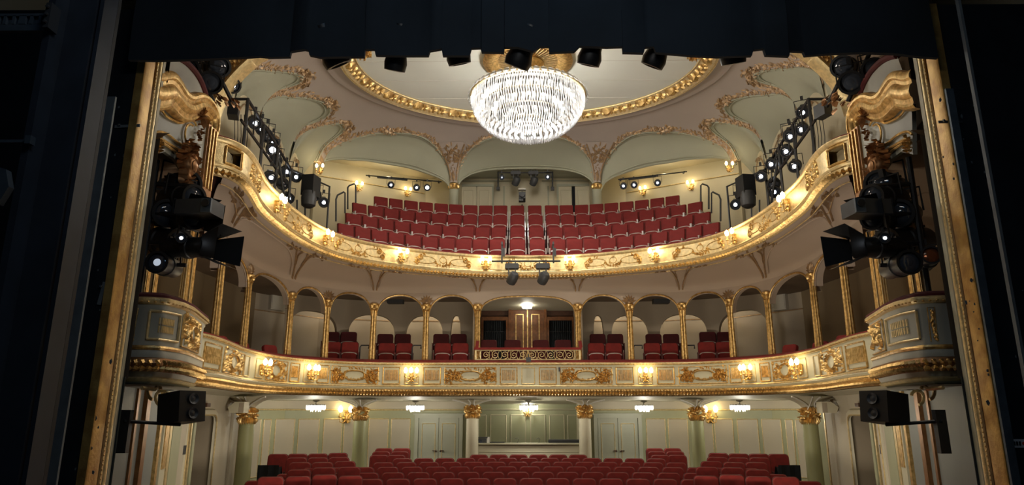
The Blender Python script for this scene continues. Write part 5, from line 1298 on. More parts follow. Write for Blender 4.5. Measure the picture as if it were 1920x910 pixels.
# columns under the first balcony
for k, (u, v, y, mt) in enumerate([(886, 770, 20.75, 'cream'), (676, 774, 20.4, 'olive'), (465, 777, 16.9, 'olive')]):
    for sg in (-1, 1):
        uu = u if sg < 0 else 1982 - u; p = at(uu, v, y=y)
        root = thing('stalls_column', (p.x, y, -2.1), f'{"cream" if k == 0 else "olive green"} column with gilded flower capital under the first balcony, {ORD[k]} on the {side(sg)}', 'column', 'columns under the first balcony')
        mb = MB(); mb.lathe([(.26, -2.15), (.26, -2.0), (.2, -1.95), (.185, -1.9), (.175, p.z - .1), (.17, p.z + .1)], (p.x, y, 0), 24); mb.build('shaft', mt, root)
        mb = MB(); F = lambda s, z, o, p=p, y=y: Vector((p.x + (.17 + o) * math.sin(s / .17), y - (.17 + o) * math.cos(s / .17), z)); rg = random.Random(k)
        for j in range(14):
            a = -1 + 2 * j / 13; bead(mb, F, a * .30, p.z + rg.uniform(-.12, .10), .055, .10, n=6)
            leaf(mb, F, a * .28, p.z - .05, .20, .08, -PI / 2 + a * .3, .07); leaf(mb, F, a * .32, p.z + .02, .16, .09, PI / 2 + a * .6, .09)
        for j in range(9): leaf(mb, F, rg.uniform(-.25, .25), p.z + rg.uniform(-.1, .1), .15, .1, rg.uniform(0, 2 * PI), .12)
        mb.build('capital', 'gold', root)
        # spreading fan up to the soffit
        mb = MB(); rows = []
        for i in range(9):
            t = i / 8; r_ = .16 + .5 * t ** 2.4; z = p.z + .1 + (.385 - p.z - .1) * t; rows.append([Vector((p.x + r_ * math.sin(a), y - r_ * .8 * math.cos(a), z)) for a in [2 * PI * q / 20 for q in range(20)]])
        mb.grid(rows, closed_v=True); mb.build('fan', 'cream', root)
        mb = MB()
        for q in (-1, 1):
            mb.tube([Vector((p.x + q * (.05 + .50 * t ** 2), y - .17 - .28 * t ** 2.2, p.z + .1 + (.375 - p.z - .1) * t)) for t in [i / 8 for i in range(9)]], .018, 5)
            mb.tube([Vector((p.x + q * (.1 - .05 * math.sin(t * 3)), y - .18 - .35 * t ** 2.2, p.z + .1 + (.37 - p.z - .1) * t)) for t in [i / 8 for i in range(9)]], .016, 5)
        mb.build('fan_rib', 'white', root)
# transverse ribs of the ceiling under the balcony
for k, x in enumerate((-3.2, 0, 3.2)): pass
# crystal ceiling lights under the balcony
def small_chandelier():
    t = local('crystal_ceiling_light', 'x', 'ceiling lamp'); mb = MB(); mb.lathe([(.07, 0), (.08, -.03), (.02, -.05), (.02, -.10)], n=12); mb.lathe([(.2, -.1), (.21, -.12), (.2, -.13)], n=20); mb.build('frame', 'chrome', t)
    mb = MB()
    for k in range(18):
        a = 2 * PI * k / 18; c = (.2 * math.cos(a), .2 * math.sin(a)); mb.lathe([(.0, -.09), (.022, -.12), (.022, -.2), (0, -.23)], (c[0], c[1], 0), 5)
    for k in range(10):
        a = 2 * PI * k / 10; mb.lathe([(.0, -.13), (.02, -.16), (.018, -.24), (0, -.27)], (.11 * math.cos(a), .11 * math.sin(a), 0), 5)
    mb.build('crystals', 'crystal_small', t, kind='stuff')
    for k in range(6):
        a = 2 * PI * k / 6; mb = MB(); mb.lathe([(0, -.10), (.022, -.12), (.03, -.15), (.022, -.18), (0, -.19)], (.14 * math.cos(a), .14 * math.sin(a), 0), 8); mb.build('bulb', 'bulbw', t)
    l = point_light('lamp_light', (0, 0, 0), CEIL_W, (1, .95, .82), None, .12); l.parent = t; l.location = (0, 0, -.36)
    return t
ch = small_chandelier()
for k, (u, v, y) in enumerate([(593, 752, 19.9), (779, 751, 20.9), (991, 751, 20.4), (1207, 749, 20.9), (1386, 749, 19.9)]):
    p = at(u, v, y=y); inst(ch, (p.x, y, .37), 0, f'bright crystal ceiling light under the first balcony, {ORD[k]} from the left', 1.25, 'crystal lights under the first balcony')
for sg in (-1, 1):
    m = lambda u: u if sg < 0 else 1980 - u; cv = cvr[sg]; s = cv.hit(m(650), 780); p = cv.P(s, 0, .03); z = at(m(650), 783, y=p.y).z; inst(sc2, (p.x, p.y, z), 0, f'lit two-bulb gilt sconce on the rear stalls wall, {side(sg)} side beside the green column', 1.75)

# seats
RS = [(20.0, 855, 1.68, .555), (19.1, 861.5, 3.45, .56), (18.15, 869, 4.15, .565), (17.2, 878, 5.4, .565), (16.3, 888.6, 5.7, .565), (15.3, 900.7, 5.9, .565), (14.4, 914, 6.0, .565)]
SN = ['rear row'] + [q + ' row from the back' for q in ORD[1:7]]
for r, (y, v, xm, pt) in enumerate(RS):
    zt = at(990, v, y=y).z; n = int(2 * xm / pt); x0 = -(n - 1) / 2 * pt + (.0 if r % 2 == 0 else 0)
    if r % 2 == 1 and n % 2 == 0: n += 1; x0 = -(n - 1) / 2 * pt
    if r % 2 == 0 and n % 2 == 1: n += 1; x0 = -(n - 1) / 2 * pt
    for i in range(n):
        x = x0 + i * pt; yy = y - .018 * x * x; rz = -math.atan(.036 * x)
        rn = 'short rear row' if r == 0 else SN[r]
        lab = f'red stalls seat, {ORD[i] if i < n / 2 else ORD[n - 1 - i]} from the {"left" if i < n / 2 else "right"} end of the {rn}'
        inst(seat_st, (x, yy, zt - .985), rz, lab, 1.0, 'red seats of the stalls')
# raised side seats
SIDE = [(3, [(703, 843, 20.9), (737, 843, 20.9)], 'pair by the door, rear row'), (3, [(698, 849, 20.1), (733, 849, 20.1)], 'pair by the door, middle row'), (3, [(694, 856, 19.3), (726, 856, 19.3)], 'pair by the door, front row'),
        (4, [(502, 854, 18.4), (539, 853.5, 18.5), (577, 853, 18.6), (615, 852, 18.7)], 'side block, rear row'), (4, [(537, 861, 17.6), (577, 861, 17.6), (617, 860, 17.7)], 'side block, second row from the back'), (4, [(543, 870, 16.8), (585, 870, 16.8), (628, 868, 17.0)], 'side block, third row from the back'),
        (4, [(541, 884, 15.6), (588, 880, 15.8), (636, 879, 16.0)], 'side block, fourth row from the back'), (4, [(487, 898, 14.2), (539, 897, 14.6), (589, 894, 14.8), (638, 896, 14.9)], 'side block, fifth row from the back'), ]
for sg in (-1, 1):
    for (_, l, nm) in SIDE:
        for j, (u, v, y) in enumerate(l):
            off_ = {3: 16, 4: 18}[_]; uu = u + off_; uu = uu if sg < 0 else 1981 - uu
            p = at(uu, v, y=y)
            x = p.x; inst(seat_st, (p.x, y, p.z - .985), -sg * -1 * (R(10) if _ == 4 else R(6)) * -1, f'red stalls seat, {side(sg)} {nm}, {ORD[j]} from the wall', 1.0, 'red side seats of the stalls')
    p = at(505 if sg < 0 else 1478, 882, y=17.3)
    mb = MB(); mb.grid([[Vector((p.x + (i / 8 - .5) * .52, 17.25 + .35 * (j / 6) - .03 * math.sin(i * 1.3 + j) - (.1 if j == 6 else 0), p.z + .12 - .62 * abs(j / 6 - .45) * 1.3 + .02 * math.sin(i * 2 + j)) ) for j in range(7)] for i in range(9)])
    mb.grid([[Vector((p.x + (i / 8 - .5) * .52, 17.22 - .02 * math.sin(i * 1.9), p.z + .12 - .8 * j / 4)) for j in range(5)] for i in range(9)])
    mb.build('black_cloth', 'blackmatte', label=f'black cloth thrown over a {side(sg)} side block seat next to the wall', cat='cloth')
# ================================================================ SIDE ZONES BETWEEN STAGE AND AUDITORIUM
def rlath(mb, pts, prof, up=Vector((0, 0, 1)), closed=False):
    pass
for sg in (-1, 1):
    X = lambda x: -sg * x            # coordinates below are written for the left side (negative x)
    m = (lambda u: u) if sg < 0 else (lambda u: 1999 - u)   # near things sit further right because the camera stands left of the axis
    SD = side(sg)
    # gilded proscenium frame
    root = thing('proscenium_frame', (X(-4.8), 7.8, -2.3), f'tall gilded frame strip with pale mouldings at the {SD} edge of the stage opening', 'proscenium frame')
    mb = MB(); mb.grid([[Vector((X(x), y, z)) for x, y in ((-4.90, 7.50), (-4.805, 7.50), (-4.797, 7.52), (-4.83, 7.755), (-4.84, 7.76))] for z in (-2.5, 4.9)]); mb.build('flat_strip', 'goldflat', root)
    mb = MB(); mb.grid([[Vector((X(x), y, z)) for x, y in ((-4.84, 7.76), (-4.85, 7.775), (-4.85, 7.80))] for z in (-2.5, 4.9)]); mb.build('dark_groove', 'golddark', root)
    mb = MB(); pr = [(-4.85, 7.80), (-4.828, 7.805), (-4.823, 7.83), (-4.84, 7.85), (-4.828, 7.865), (-4.82, 7.89), (-4.83, 7.92), (-4.855, 7.935), (-4.855, 7.95)]
    mb.grid([[Vector((X(x), y, z)) for x, y in pr] for z in (-2.5, 4.9)]); mb.build('moulding', 'goldpale', root)
    mb = MB(); mb.grid([[Vector((X(x), y, z)) for x, y in ((-4.855, 7.95), (-4.845, 7.965), (-4.86, 7.99), (-4.92, 8.03), (-4.95, 8.2))] for z in (-2.5, 4.9)]); mb.build('inner_bead', 'fascia', root)
    mb = MB(); z = -2.4
    F = lambda s, zz, o: Vector((X(-4.832 + o * .8), 7.815 + s, zz))
    while z < 4.8: bead(mb, F, 0, z, .012, .015, .018, 5); z += .05
    mb.build('bead_row', 'gold', root, kind='stuff')
    # splayed side wall, lower storey
    WL = [(-4.92, 8.2), (-5.25, 8.45), (-5.5, 9.4), (-6.1, 11.2), (-6.75, 13.2), (-7.0, 14.1), (-7.0, 14.9), (-7.05, 16.6)]
    DR = [(-5.25, 8.45), (-6.0, 11.0), (-6.55, 12.85)]
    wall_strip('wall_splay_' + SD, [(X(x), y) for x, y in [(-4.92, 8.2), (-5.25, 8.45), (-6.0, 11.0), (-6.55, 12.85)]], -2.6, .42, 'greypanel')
    wall_strip('wall_side_' + SD, [(X(x), y) for x, y in [(-7.08, 15.75), (-7.15, 17.2), (-8.0, 19.2)]], -2.6, .42, 'panel')
    cvs = Curve([(X(x), y) for x, y in ([(-5.25, 8.45), (-6.0, 11.0), (-6.55, 12.85), (-6.86, 13.9), (-7.08, 15.75), (-7.15, 17.2)] if sg < 0 else list(reversed([(-5.25, 8.45), (-6.0, 11.0), (-6.55, 12.85), (-6.86, 13.9), (-7.08, 15.75), (-7.15, 17.2)])))])
    F = lambda s, z, o: cvs.P(s, z, o)
    def hs(u): return cvs.hit(m(u), 860)
    root = thing('side_wall_panelling', (X(-6.2), 12, -2.2), f'cream and sage wall panels with gilt strips beside the {SD} stalls door', 'wall panelling')
    H0, H1 = -2.4, .36
    def strip(u0, u1, mt, o=.03, z0=H0, z1=H1, nm='panel_strip'):
        a, b = sorted((hs(u0), hs(u1))); mb = MB(); mb.grid([[F(s, z0, .0), F(s, z0, o), F(s, z1, o), F(s, z1, 0)] for s in (a, (a + b) / 2, b)]); mb.add([F(a, z0, 0), F(a, z0, o), F(a, z1, o), F(a, z1, 0), F(b, z0, 0), F(b, z0, o), F(b, z1, o), F(b, z1, 0)], [(0, 1, 2, 3), (7, 6, 5, 4)]); mb.build(nm, mt, root)
    # u positions measured at the height of the door handles (v about 860)
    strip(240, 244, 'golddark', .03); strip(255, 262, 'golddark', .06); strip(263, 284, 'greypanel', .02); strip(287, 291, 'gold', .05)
    strip(294, 304, 'fascia', .06); strip(296, 303, 'gold', .075, -.9, -.05, 'gilt_inlay'); strip(305, 309, 'goldpale', .07); strip(314, 330, 'sage', .04); strip(331, 346, 'panel', .03); strip(348, 350, 'goldpale', .05); strip(353, 357, 'sage', .05)
    strip(428, 440, 'panel', .04); strip(441, 443, 'goldpale', .05); strip(444, 450, 'sage', .04)
    wall_strip('wall_door_side_' + SD, [(X(-6.55), 12.85), (X(-6.86), 13.9)], -2.6, .42, 'panel')
    wall_strip('wall_door_upper_' + SD, [(X(-6.86), 13.9), (X(-7.08), 15.75)], -.02, .42, 'panel')
    # recessed door
    root = thing('side_door', (X(-7.2), 14.0, -2.3), f'recessed pale double door with rounded frame in the {SD} side wall of the stalls', 'door')
    a = Vector((X(-6.86), 13.9)); b = Vector((X(-7.08), 15.75)); d = (b - a).normalized(); n = Vector((d.y, -d.x)) * (1 if sg < 0 else -1)
    G = lambda s, z, o: Vector((a.x + d.x * s + n.x * o, a.y + d.y * s + n.y * o, z)); Lw = (b - a).length
    mb = MB(); z1 = .02; pts = [(0, -2.4), (0, z1 - .2), (.05, z1 - .06), (.2, z1), (Lw - .2, z1), (Lw - .05, z1 - .06), (Lw, z1 - .2), (Lw, -2.4)]
    ribbon(mb, G, pts, .16, .07); mb.build('door_frame', 'cream', root)
    mb = MB(); ribbon(mb, lambda s, z, o: G(s, z, o + .05), [(.05, -2.4), (.05, z1 - .22), (.12, z1 - .1), (.22, z1 - .06), (Lw - .22, z1 - .06), (Lw - .12, z1 - .1), (Lw - .05, z1 - .22), (Lw - .05, -2.4)], .03, .03); mb.build('gilt_line', 'goldpale', root)
    mb = MB(); mb.grid([[G(0, -2.4, 0), G(0, z1, 0)], [G(0, -2.4, -.6), G(0, z1, -.6)]]); mb.grid([[G(Lw, -2.4, 0), G(Lw, z1, 0)], [G(Lw, -2.4, -.6), G(Lw, z1, -.6)]]); mb.grid([[G(0, z1, 0), G(Lw, z1, 0)], [G(0, z1, -.6), G(Lw, z1, -.6)]]); mb.build('reveal', 'boxwall', root)
    for q, (s0, s1) in enumerate(((0.02, Lw * .5), (Lw * .5, Lw - .02))):
        mb = MB(); mb.add([G(s, z, o) for s in (s0, s1 - .01) for z in (-2.4, z1) for o in (-.45, -.5)], [(0, 1, 3, 2), (4, 6, 7, 5), (0, 4, 5, 1), (2, 3, 7, 6), (0, 2, 6, 4), (1, 5, 7, 3)]); dl = mb.build('door_leaf', 'doorgrey', root)
        mb = MB(); H = lambda s, z, o: G(s, z, o - .45); rect_frame(mb, H, s0 + .1, s1 - .1, -2.1, z1 - .25, .025, .015); mb.build('gilt_frame', 'goldpale', dl)
        mb = MB(); c = G(Lw * .5 + (.06 if q else -.06), -1.05, -.41); mb.tube([c - Vector((n.x, n.y, 0)) * .04, c, c + Vector((d.x, d.y, 0)) * (.08 if q else -.08)], .014, 6); mb.build('door_handle', 'chrome', dl)
    # small fittings
    p = at(m(336), 853, x=X(-6.35)) if False else cvs.P(hs(339), at(m(339), 853, y=12.3).z, .04); mb = MB(); mb.box(p, (.03, .12, .17)); mb.build('call_box', 'black', label=f'small black call point on the {SD} side wall before the door', cat='call point')
    p = G(Lw * .55, .17, .05); mb = MB(); mb.box(p, (.1, .16, .08)); mb.build('exit_lamp', 'wooddark', label=f'small dark lamp above the {SD} side door', cat='lamp')
    p = at(m(443), 764, y=16.2); r = thing('wedge_speaker', (p.x, 16.2, p.z - .15), f'pale wedge loudspeaker below the first balcony beside the {SD} outer column', 'loudspeaker'); mb = MB()
    mb.prism([(-.18, -.13), (.14, -.13), (.2, .0), (.04, .12), (-.18, .12)], 0, .3, lambda x, z, y: Vector((p.x - x * sg * -1, 16.2 + y, p.z + z))); mb.build('cabinet', 'cream', r)
    mb = MB(); mb.quad(*[Vector((p.x - x * sg * -1, 16.195, p.z + z)) for x, z in ((-.17, -.12), (-.06, -.12), (-.06, .10), (-.17, .10))]); mb.build('grille', 'boxwall', r)
    # ---- corner box of the first balcony
    root = thing('corner_box', (X(-5.0), 9.4, .4), f'cream and gold corner box projecting beside the stage on the {SD}, red ledge on top', 'theatre box')
    bp = [(-5.35, 8.42), (-4.90, 8.46), (-4.74, 8.54), (-4.70, 8.9), (-4.76, 9.3), (-5.10, 10.5), (-5.3, 10.62), (-6.3, 10.75)]
    bq = [(X(x), y) for x, y in bp]; bc = Curve(bq if sg < 0 else list(reversed(bq)))
    zt, zb = 1.44, .42
    mb = MB(); sweep_prof(mb, bc, [(-.2, 1.38), (0, 1.38), (0, 1.30), (-.02, 1.27), (-.02, .82), (0, .80), (.02, .76), (.02, .66), (0, .62), (-.05, .46), (-.08, .42), (-.14, .36), (-.3, .33)], step=.06); mb.build('box_body', 'boxpaint', root)
    mb = MB(); sweep_prof(mb, bc, [(-.3, 1.43), (-.28, 1.50), (-.05, 1.49), (.03, 1.45), (.03, 1.42)], step=.06); mb.build('ledge_cushion', 'velvet_dark', root)
    mb = MB(); sweep_prof(mb, bc, [(0, 1.33), (.03, 1.34), (.05, 1.37), (.05, 1.40), (.02, 1.43), (-.1, 1.43)], step=.06); mb.build('handrail', 'goldpale', root)
    mb = MB(); sweep_prof(mb, bc, [(0, .82), (.03, .815), (.04, .79), (.03, .765), (0, .76)], step=.06); mb.build('lower_fillet', 'gold', root)
    mb = MB(); sweep_prof(mb, bc, [(0, .68), (.05, .66), (.07, .60), (.05, .55), (-.02, .50)], step=.06); mb.build('moulding_bed', 'golddark', root)
    mb = MB(); sweep_prof(mb, bc, [(-.06, .44), (-.03, .42), (-.06, .39), (-.12, .38)], step=.06); mb.build('bottom_line', 'goldpale', root)
    mb = MB(); mb.add([(x, y, .34) for x, y in bq] + [(X(-6.4), 8.42, .34)], [tuple(range(len(bq) + 1))]); mb.add([(x, y, 1.40) for x, y in bq] + [(X(-6.4), 8.42, 1.40)], [tuple(range(len(bq) + 1))]); mb.build('box_floor', 'boxpaint', root)
    FB = lambda s, z, o: bc.P(s, z, o - .015); rg = random.Random(5)
    FM = lambda s, z, o: bc.P(s, z, o + .04)
    mb = MB(); s = bc.lo + .03
    while s < bc.hi: leaf(mb, FM, s, .65, .10, .10, -PI / 2 + .5, .06); leaf(mb, FM, s + .03, .58, .09, .08, -PI / 2 - .3, .05); bead(mb, lambda s, z, o: bc.P(s, z, o + .03), s, 1.36, .022, .035, .014, 5); s += .07
    mb.build('rope_moulding', 'gold', root, kind='stuff')
    def bs(u): return bc.hit(m(u), 640, True)
    S_ = [bs(u) for u in (212, 236, 274, 334, 341, 374)]
    S_ = [q if q is not None else 0 for q in S_]
    a, b = sorted((S_[2], S_[3]))
    mb = MB(); rect_frame(mb, FB, a, b, .90, 1.25, .035, .03)
    nn = 9; w = b - a
    for i in range(nn):
        x = a + w * .24 + w * .52 * i / (nn - 1)
        for zz in (.985, 1.085): ribbon(mb, FB, [(x, zz), (x, zz + .04), (x, zz + .085)], w * .045, .015)
    mb.build('fluted_panel', 'goldpale', root)
    a, b = sorted((S_[4], S_[5])); mb = MB(); rect_frame(mb, FB, a, b, .86, 1.29, .025, .025); wreath(mb, FB, (a + b) / 2, 1.075, (b - a) * .27, .13, .12, .06, rg, 16)
    for j in range(36): leaf(mb, FB, a + (b - a) * (.12 if j % 2 else .88) + rg.uniform(-.05, .05), rg.uniform(.88, 1.27), .12, .07, rg.uniform(0, 6.3), .05)
    mb.build('wreath_panel', 'gold', root)
    mb = MB(); x = (S_[0] + S_[1]) / 2 + (-.0) ; x = bs(244) if bs(244) is not None else x
    for j in range(7): bead(mb, FB, x, 1.24 - j * .055, .022, .03); leaf(mb, FB, x, 1.25 - j * .055, .07, .05, rg.uniform(-2, -1), .03)
    ribbon(mb, FB, [(x - .05, .86), (x - .04, 1.28), (x + .04, 1.28), (x + .02, .86)], .015, .012); mb.build('pendant_ornament', 'gold', root)
    for q in (0, 1): mb = MB(); mb.tube([Vector((X(-5.0 - .28 * q + .1 * math.cos(t) * (1 - t / 9)), 9.0 + .75 * q, .30 - .06 * q + .08 * math.sin(t) - .03 * t / 3)) for t in [i * .5 for i in range(11)]], .022, 6); mb.build('bracket_scroll', 'goldpale', root)
    mb = MB(); mb.tube([Vector((X(-4.85), 8.45, .30)), Vector((X(-4.82), 8.7, .29)), Vector((X(-4.95), 9.0, .33))], .025, 6); mb.build('bracket_line', 'goldpale', root)
    # ---- dark niche above the corner box, pilasters
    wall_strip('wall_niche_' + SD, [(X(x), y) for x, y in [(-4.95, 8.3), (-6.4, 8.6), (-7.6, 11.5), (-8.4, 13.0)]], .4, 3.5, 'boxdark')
    for k, (u, y, w) in enumerate([(347, 12.3, .13), (360, 12.6, .06), (276, 9.4, .05), (292, 9.9, .035)]):
        p = at(m(u), 520, y=y); mb = MB(); r = thing('niche_pilaster', (p.x, y, .9), f'fluted gilt pilaster in the {SD} niche above the corner box, {["widest", "beside the widest", "nearest the frame", "second from the frame"][k]}', 'pilaster')
        z1 = 3.35 if k < 2 else 2.75
        mb.box((p.x, y, (1.3 + z1) / 2), (w, .08, z1 - 1.3)); mb.build('shaft', 'gold', r); mb = MB()
        for q in (-1, 0, 1): mb.box((p.x + q * w * .3, y - .05, (1.3 + z1) / 2), (w * .12, .03, z1 - 1.3))
        mb.build('flutes', 'goldpale', r)
    # ---- canopy
    root = thing('box_canopy', (X(-5.1), 9.2, 3.3), f'big gilded wavy canopy over the {SD} corner box with grey panel, shell and bronze cartouche', 'box canopy')
    trace = [(291, 137), (303, 142), (322, 140), (333, 146), (343, 160), (352, 175), (363, 181), (378, 178), (392, 184), (403, 198), (409, 215), (410, 235), (406, 255), (398, 270), (390, 284)]
    def xc(i): return -4.93 - .02 * i + (.0)
    base = catmull([tuple(at(m(u), v, x=X(xc(i)))) for i, (u, v) in enumerate(trace)], 5)
    rows = []; n = len(base)
    prf = [(.05, .10), (.04, .0), (.0, -.03), (-.04, -.03), (-.06, .0), (-.10, .015), (-.13, -.02), (-.19, -.035), (-.24, -.01), (-.26, .02), (-.31, .04), (-.335, .03), (-.36, .06), (-.38, .14)]
    for i, p in enumerate(base):
        a = base[max(0, i - 1)]; b = base[min(n - 1, i + 1)]; d = (b - a).normalized(); nv = Vector((0, -d.z, d.y)); nv.normalize()
        if nv.z < 0 and abs(nv.z) > .2 : pass
        sc_ = 1.25 - .62 * min(1, max(0, (i / n - .25) / .45))
        rows.append([p + nv * (a_ * sc_) + Vector((X(b_ * 1.0 * 1) * 1 if False else (-b_ if sg < 0 else b_) * .9, 0, 0)) for a_, b_ in prf])
    mb = MB(); mb.grid(rows); mb.build('wavy_cornice', 'gold', root, ang=30)
    # grey spandrel panel
    PX_ = lambda u, v, o=0: at(m(u), v, x=X(-5.16 + o))
    outl = [(290, 195), (300, 190), (320, 200), (345, 215), (365, 217), (385, 225), (393, 250), (392, 290), (385, 330), (372, 345), (350, 330), (330, 300), (310, 285), (287, 290)]
    mb = MB(); fr = [PX_(u, v) for u, v in outl]; bk = [p + Vector((X(-.06), 0, 0)) for p in fr]; c = sum(fr, Vector()) / len(fr)
    k_ = len(fr); mb.add(fr + bk + [c], [(i, (i + 1) % k_, 2 * k_) for i in range(k_)] + [(i, k_ + i, k_ + (i + 1) % k_, (i + 1) % k_) for i in range(k_)]); mb.build('spandrel_panel', 'boxpaint', root, ang=30)
    mb = MB()
    for ln, rr in (([(302, 205), (312, 218), (325, 226), (338, 231), (347, 228), (350, 224)], .018), ([(289, 252), (297, 247), (308, 249), (320, 256), (333, 267), (345, 273), (351, 271)], .018), ([(350, 271), (347, 255), (349, 240), (355, 233), (362, 236)], .016), ([(352, 227), (358, 225), (365, 229), (368, 236)], .016),
                   ([(296, 262), (305, 263), (320, 272), (333, 280), (343, 285), (350, 294), (345, 305), (338, 318)], .022), ([(291, 268), (303, 268), (318, 277), (331, 287)], .02), ([(299, 180), (305, 195), (303, 206), (296, 200)], .028)):
        mb.tube(catmull([tuple(PX_(u, v, .03)) for u, v in ln], 5), rr, 6)
    mb.build('gilt_scroll_line', 'gold', root)
    # shell, cartouche
    p = PX_(375, 218, .04); F = lambda s, z, o, p=p: Vector((p.x - X(o) * -1 * 1 if False else p.x + (o if sg < 0 else -o), p.y + s, p.z + z)); mb = MB(); shell(mb, F, 0, 0, .22, .08, 9, -.9 * PI * .0 - .25 * PI, 1.25 * PI); rocaille(mb, F, .03, -.25, .15, .3, .08, rg, 20); mb.build('shell_ornament', 'golddark', root)
    p = PX_(350, 312, .08); F = lambda s, z, o, p=p: Vector((p.x + (o if sg < 0 else -o), p.y + s, p.z + z)); mb = MB()
    bead(mb, F, 0, 0, .17, .14, .19, 14); bead(mb, F, 0, 0, .12, .17, .14, 14); mb.build('cartouche_boss', 'golddark', root)
    mb = MB(); wreath(mb, F, 0, 0, .18, .21, .16, .12, rg, 18); rocaille(mb, F, .02, .32, .26, .22, .12, rg, 36); rocaille(mb, F, -.02, -.28, .2, .2, .1, rg, 24)
    for q in (-1, 1): ribbon(mb, F, spiral(q * .14, .26, .08, 1.3, PI / 2, 14, q), .04, .07)
    mb.build('cartouche_leaves', 'golddark', root)
    mb = MB()
    for u, v in ((298, 268), (295, 280)): p = PX_(u, v, .05); F = lambda s, z, o, p=p: Vector((p.x + (o if sg < 0 else -o), p.y + s, p.z + z)); rocaille(mb, F, 0, 0, .16, .16, .06, rg, 16)
    mb.build('leaf_corner', 'gold', root)
    # pier at the end of the upper parapet
    a = at(m(393), 270, x=X(-5.14)); b = at(m(388), 345, x=X(-5.14)); mb = MB()
    mb.box((X(-5.22), (a.y + b.y) / 2, 3.85), (.2, .32, 1.15)); mb.build('end_pier', 'golddark', root)
    mb = MB()
    for q in (-.1, 0, .1): mb.box((X(-5.11), (a.y + b.y) / 2 + q, 3.9), (.03, .03, 1.0))
    mb.build('pier_flutes', 'gold', root)
    # panelled front of the next box up, with red ledge, and its wall
    root = thing('upper_side_box', (X(-5.5), 9.5, 4.6), f'pale curved box front with dark red ledge above the {SD} canopy', 'theatre box')
    tr2 = [(316, 107), (330, 110), (345, 118), (358, 130), (368, 143), (377, 160), (384, 180)]
    base = catmull([tuple(at(m(u), v, x=X(-5.25 - .05 * i))) for i, (u, v) in enumerate(tr2)], 4)
    mb = MB(); mb.grid([[p, p + Vector((X(-.02), -.1, -.5)), p + Vector((X(-.05), -.1, -1.0))] for p in base]); mb.build('box_front', 'boxpaint', root)
    mb = MB(); mb.tube([p + Vector((0, 0, .03)) for p in base], .055, 8); mb.build('ledge_cushion', 'velvet_dark', root)
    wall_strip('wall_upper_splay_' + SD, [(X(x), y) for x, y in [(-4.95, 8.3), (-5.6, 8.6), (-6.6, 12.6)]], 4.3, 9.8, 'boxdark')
    # soffit between niche and canopy
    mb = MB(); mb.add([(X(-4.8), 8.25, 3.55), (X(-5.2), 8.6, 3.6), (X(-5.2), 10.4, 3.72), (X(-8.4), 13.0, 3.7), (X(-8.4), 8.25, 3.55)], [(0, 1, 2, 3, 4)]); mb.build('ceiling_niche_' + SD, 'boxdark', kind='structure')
    # ---- stage spotlights in the niche (unlit barrels, one or two glowing)
    T = Vector((X(2), 2.0, .5)); tgt = lambda p, dx, dz: p + Vector((-sg * -dx, 0, dz)) * 3 + Vector((0, -2.2, 0))
    NG = [(sp_off, 372, 370, 9.0, Vector((X(-1.0) * -1 * -1, 0, 0)), 'upper')]
    def sp(pr, u, v, y, dirv, lab, sc): p = at(m(u), v, y=y); d = Vector((-sg * -dirv[0] * -1 if False else (dirv[0] if sg < 0 else -dirv[0]), dirv[1], dirv[2])); return aim(pr, p, p + d, lab, sc)
    bb = spot('barn_door_spotlight', .50, .105, 'lens', True, 4) if sg < 0 else bb
    hd = spot('hooded_spotlight', .55, .13, 'lens', True, 2) if sg < 0 else hd
    hw = spot('amber_lens_spotlight', .45, .12, 'lens_warm') if sg > 0 else None
    sp(bb, 383, 464, 9.0, (.95, -.25, -.05), f'long black spotlight with barn doors in the {SD} niche, aimed across the stage opening', 1.35)
    sp(sp_off, 360, 370, 9.1, (.8, -.5, -.12), f'large black spotlight barrel at the top of the {SD} niche', 1.35)
    sp(sp_off, 350, 345, 9.4, (.7, -.6, -.1), f'black spotlight barrel behind the bronze cartouche on the {SD}', 1.5)
    sp(hd, 362, 410, 9.0, (.75, -.65, -.1), f'black hooded spotlight with reflective flaps, middle of the {SD} niche', 1.1)
    sp(sp_dim if sg < 0 else sp_off, 297, 493, 8.9, (.1, -.95, -.05), f'black spotlight facing the stage, low in the {SD} niche', 1.25)
    sp(sp_off, 330, 455, 9.3, (.85, -.4, -.15), f'black spotlight body in the dark middle of the {SD} niche', 1.6)
    sp(sp_off, 312, 400, 9.2, (.6, -.7, -.2), f'black spotlight body near the frame in the {SD} niche', 1.5)
    sp(sp_lit, 340, 447, 8.85, (.35, -.92, -.1), f'spotlight with a small glowing lens in the {SD} niche', .55)
    if sg > 0: sp(hw, 1999 - 1745, 480, 8.9, (.3, -.9, .1), 'black spotlight with coppery glowing lens near the right frame', .95)
    p = at(m(392), 388, y=8.7); r = thing('ballast_box', (p.x, 8.7, p.z - .15), f'dark ballast box with pale switch plate above the barn door light on the {SD}', 'ballast box')
    mb = MB(); mb.box((p.x + sg * .18, 8.82, p.z), (.5, .35, .2), rz=.1 * sg); mb.build('case', 'darkgrey', r); mb = MB(); mb.box((p.x, 8.62, p.z), (.13, .04, .19)); mb.build('switch_plate', 'steel', r); mb = MB(); mb.lathe([(.05, 0), (.05, .03), (.02, .03)], n=12, mtx=Matrix.Translation((p.x, 8.60, p.z + .02)) @ Matrix.Rotation(PI / 2, 4, 'X')); mb.build('socket', 'black', r)
    p = at(m(388), 368, y=9.0)
    mb = MB(); a = at(m(284), 320, y=9.0); b = at(m(262), 545, y=9.0); r = thing('boom_stand', tuple(b), f'vertical black pipe carrying the {SD} niche spotlights', 'lighting boom'); mb.tube([(a.x, 9.1, 3.5), (a.x, 9.1, 1.4)], .04, 8); mb.build('pipe', 'black', r)
    mb = MB()
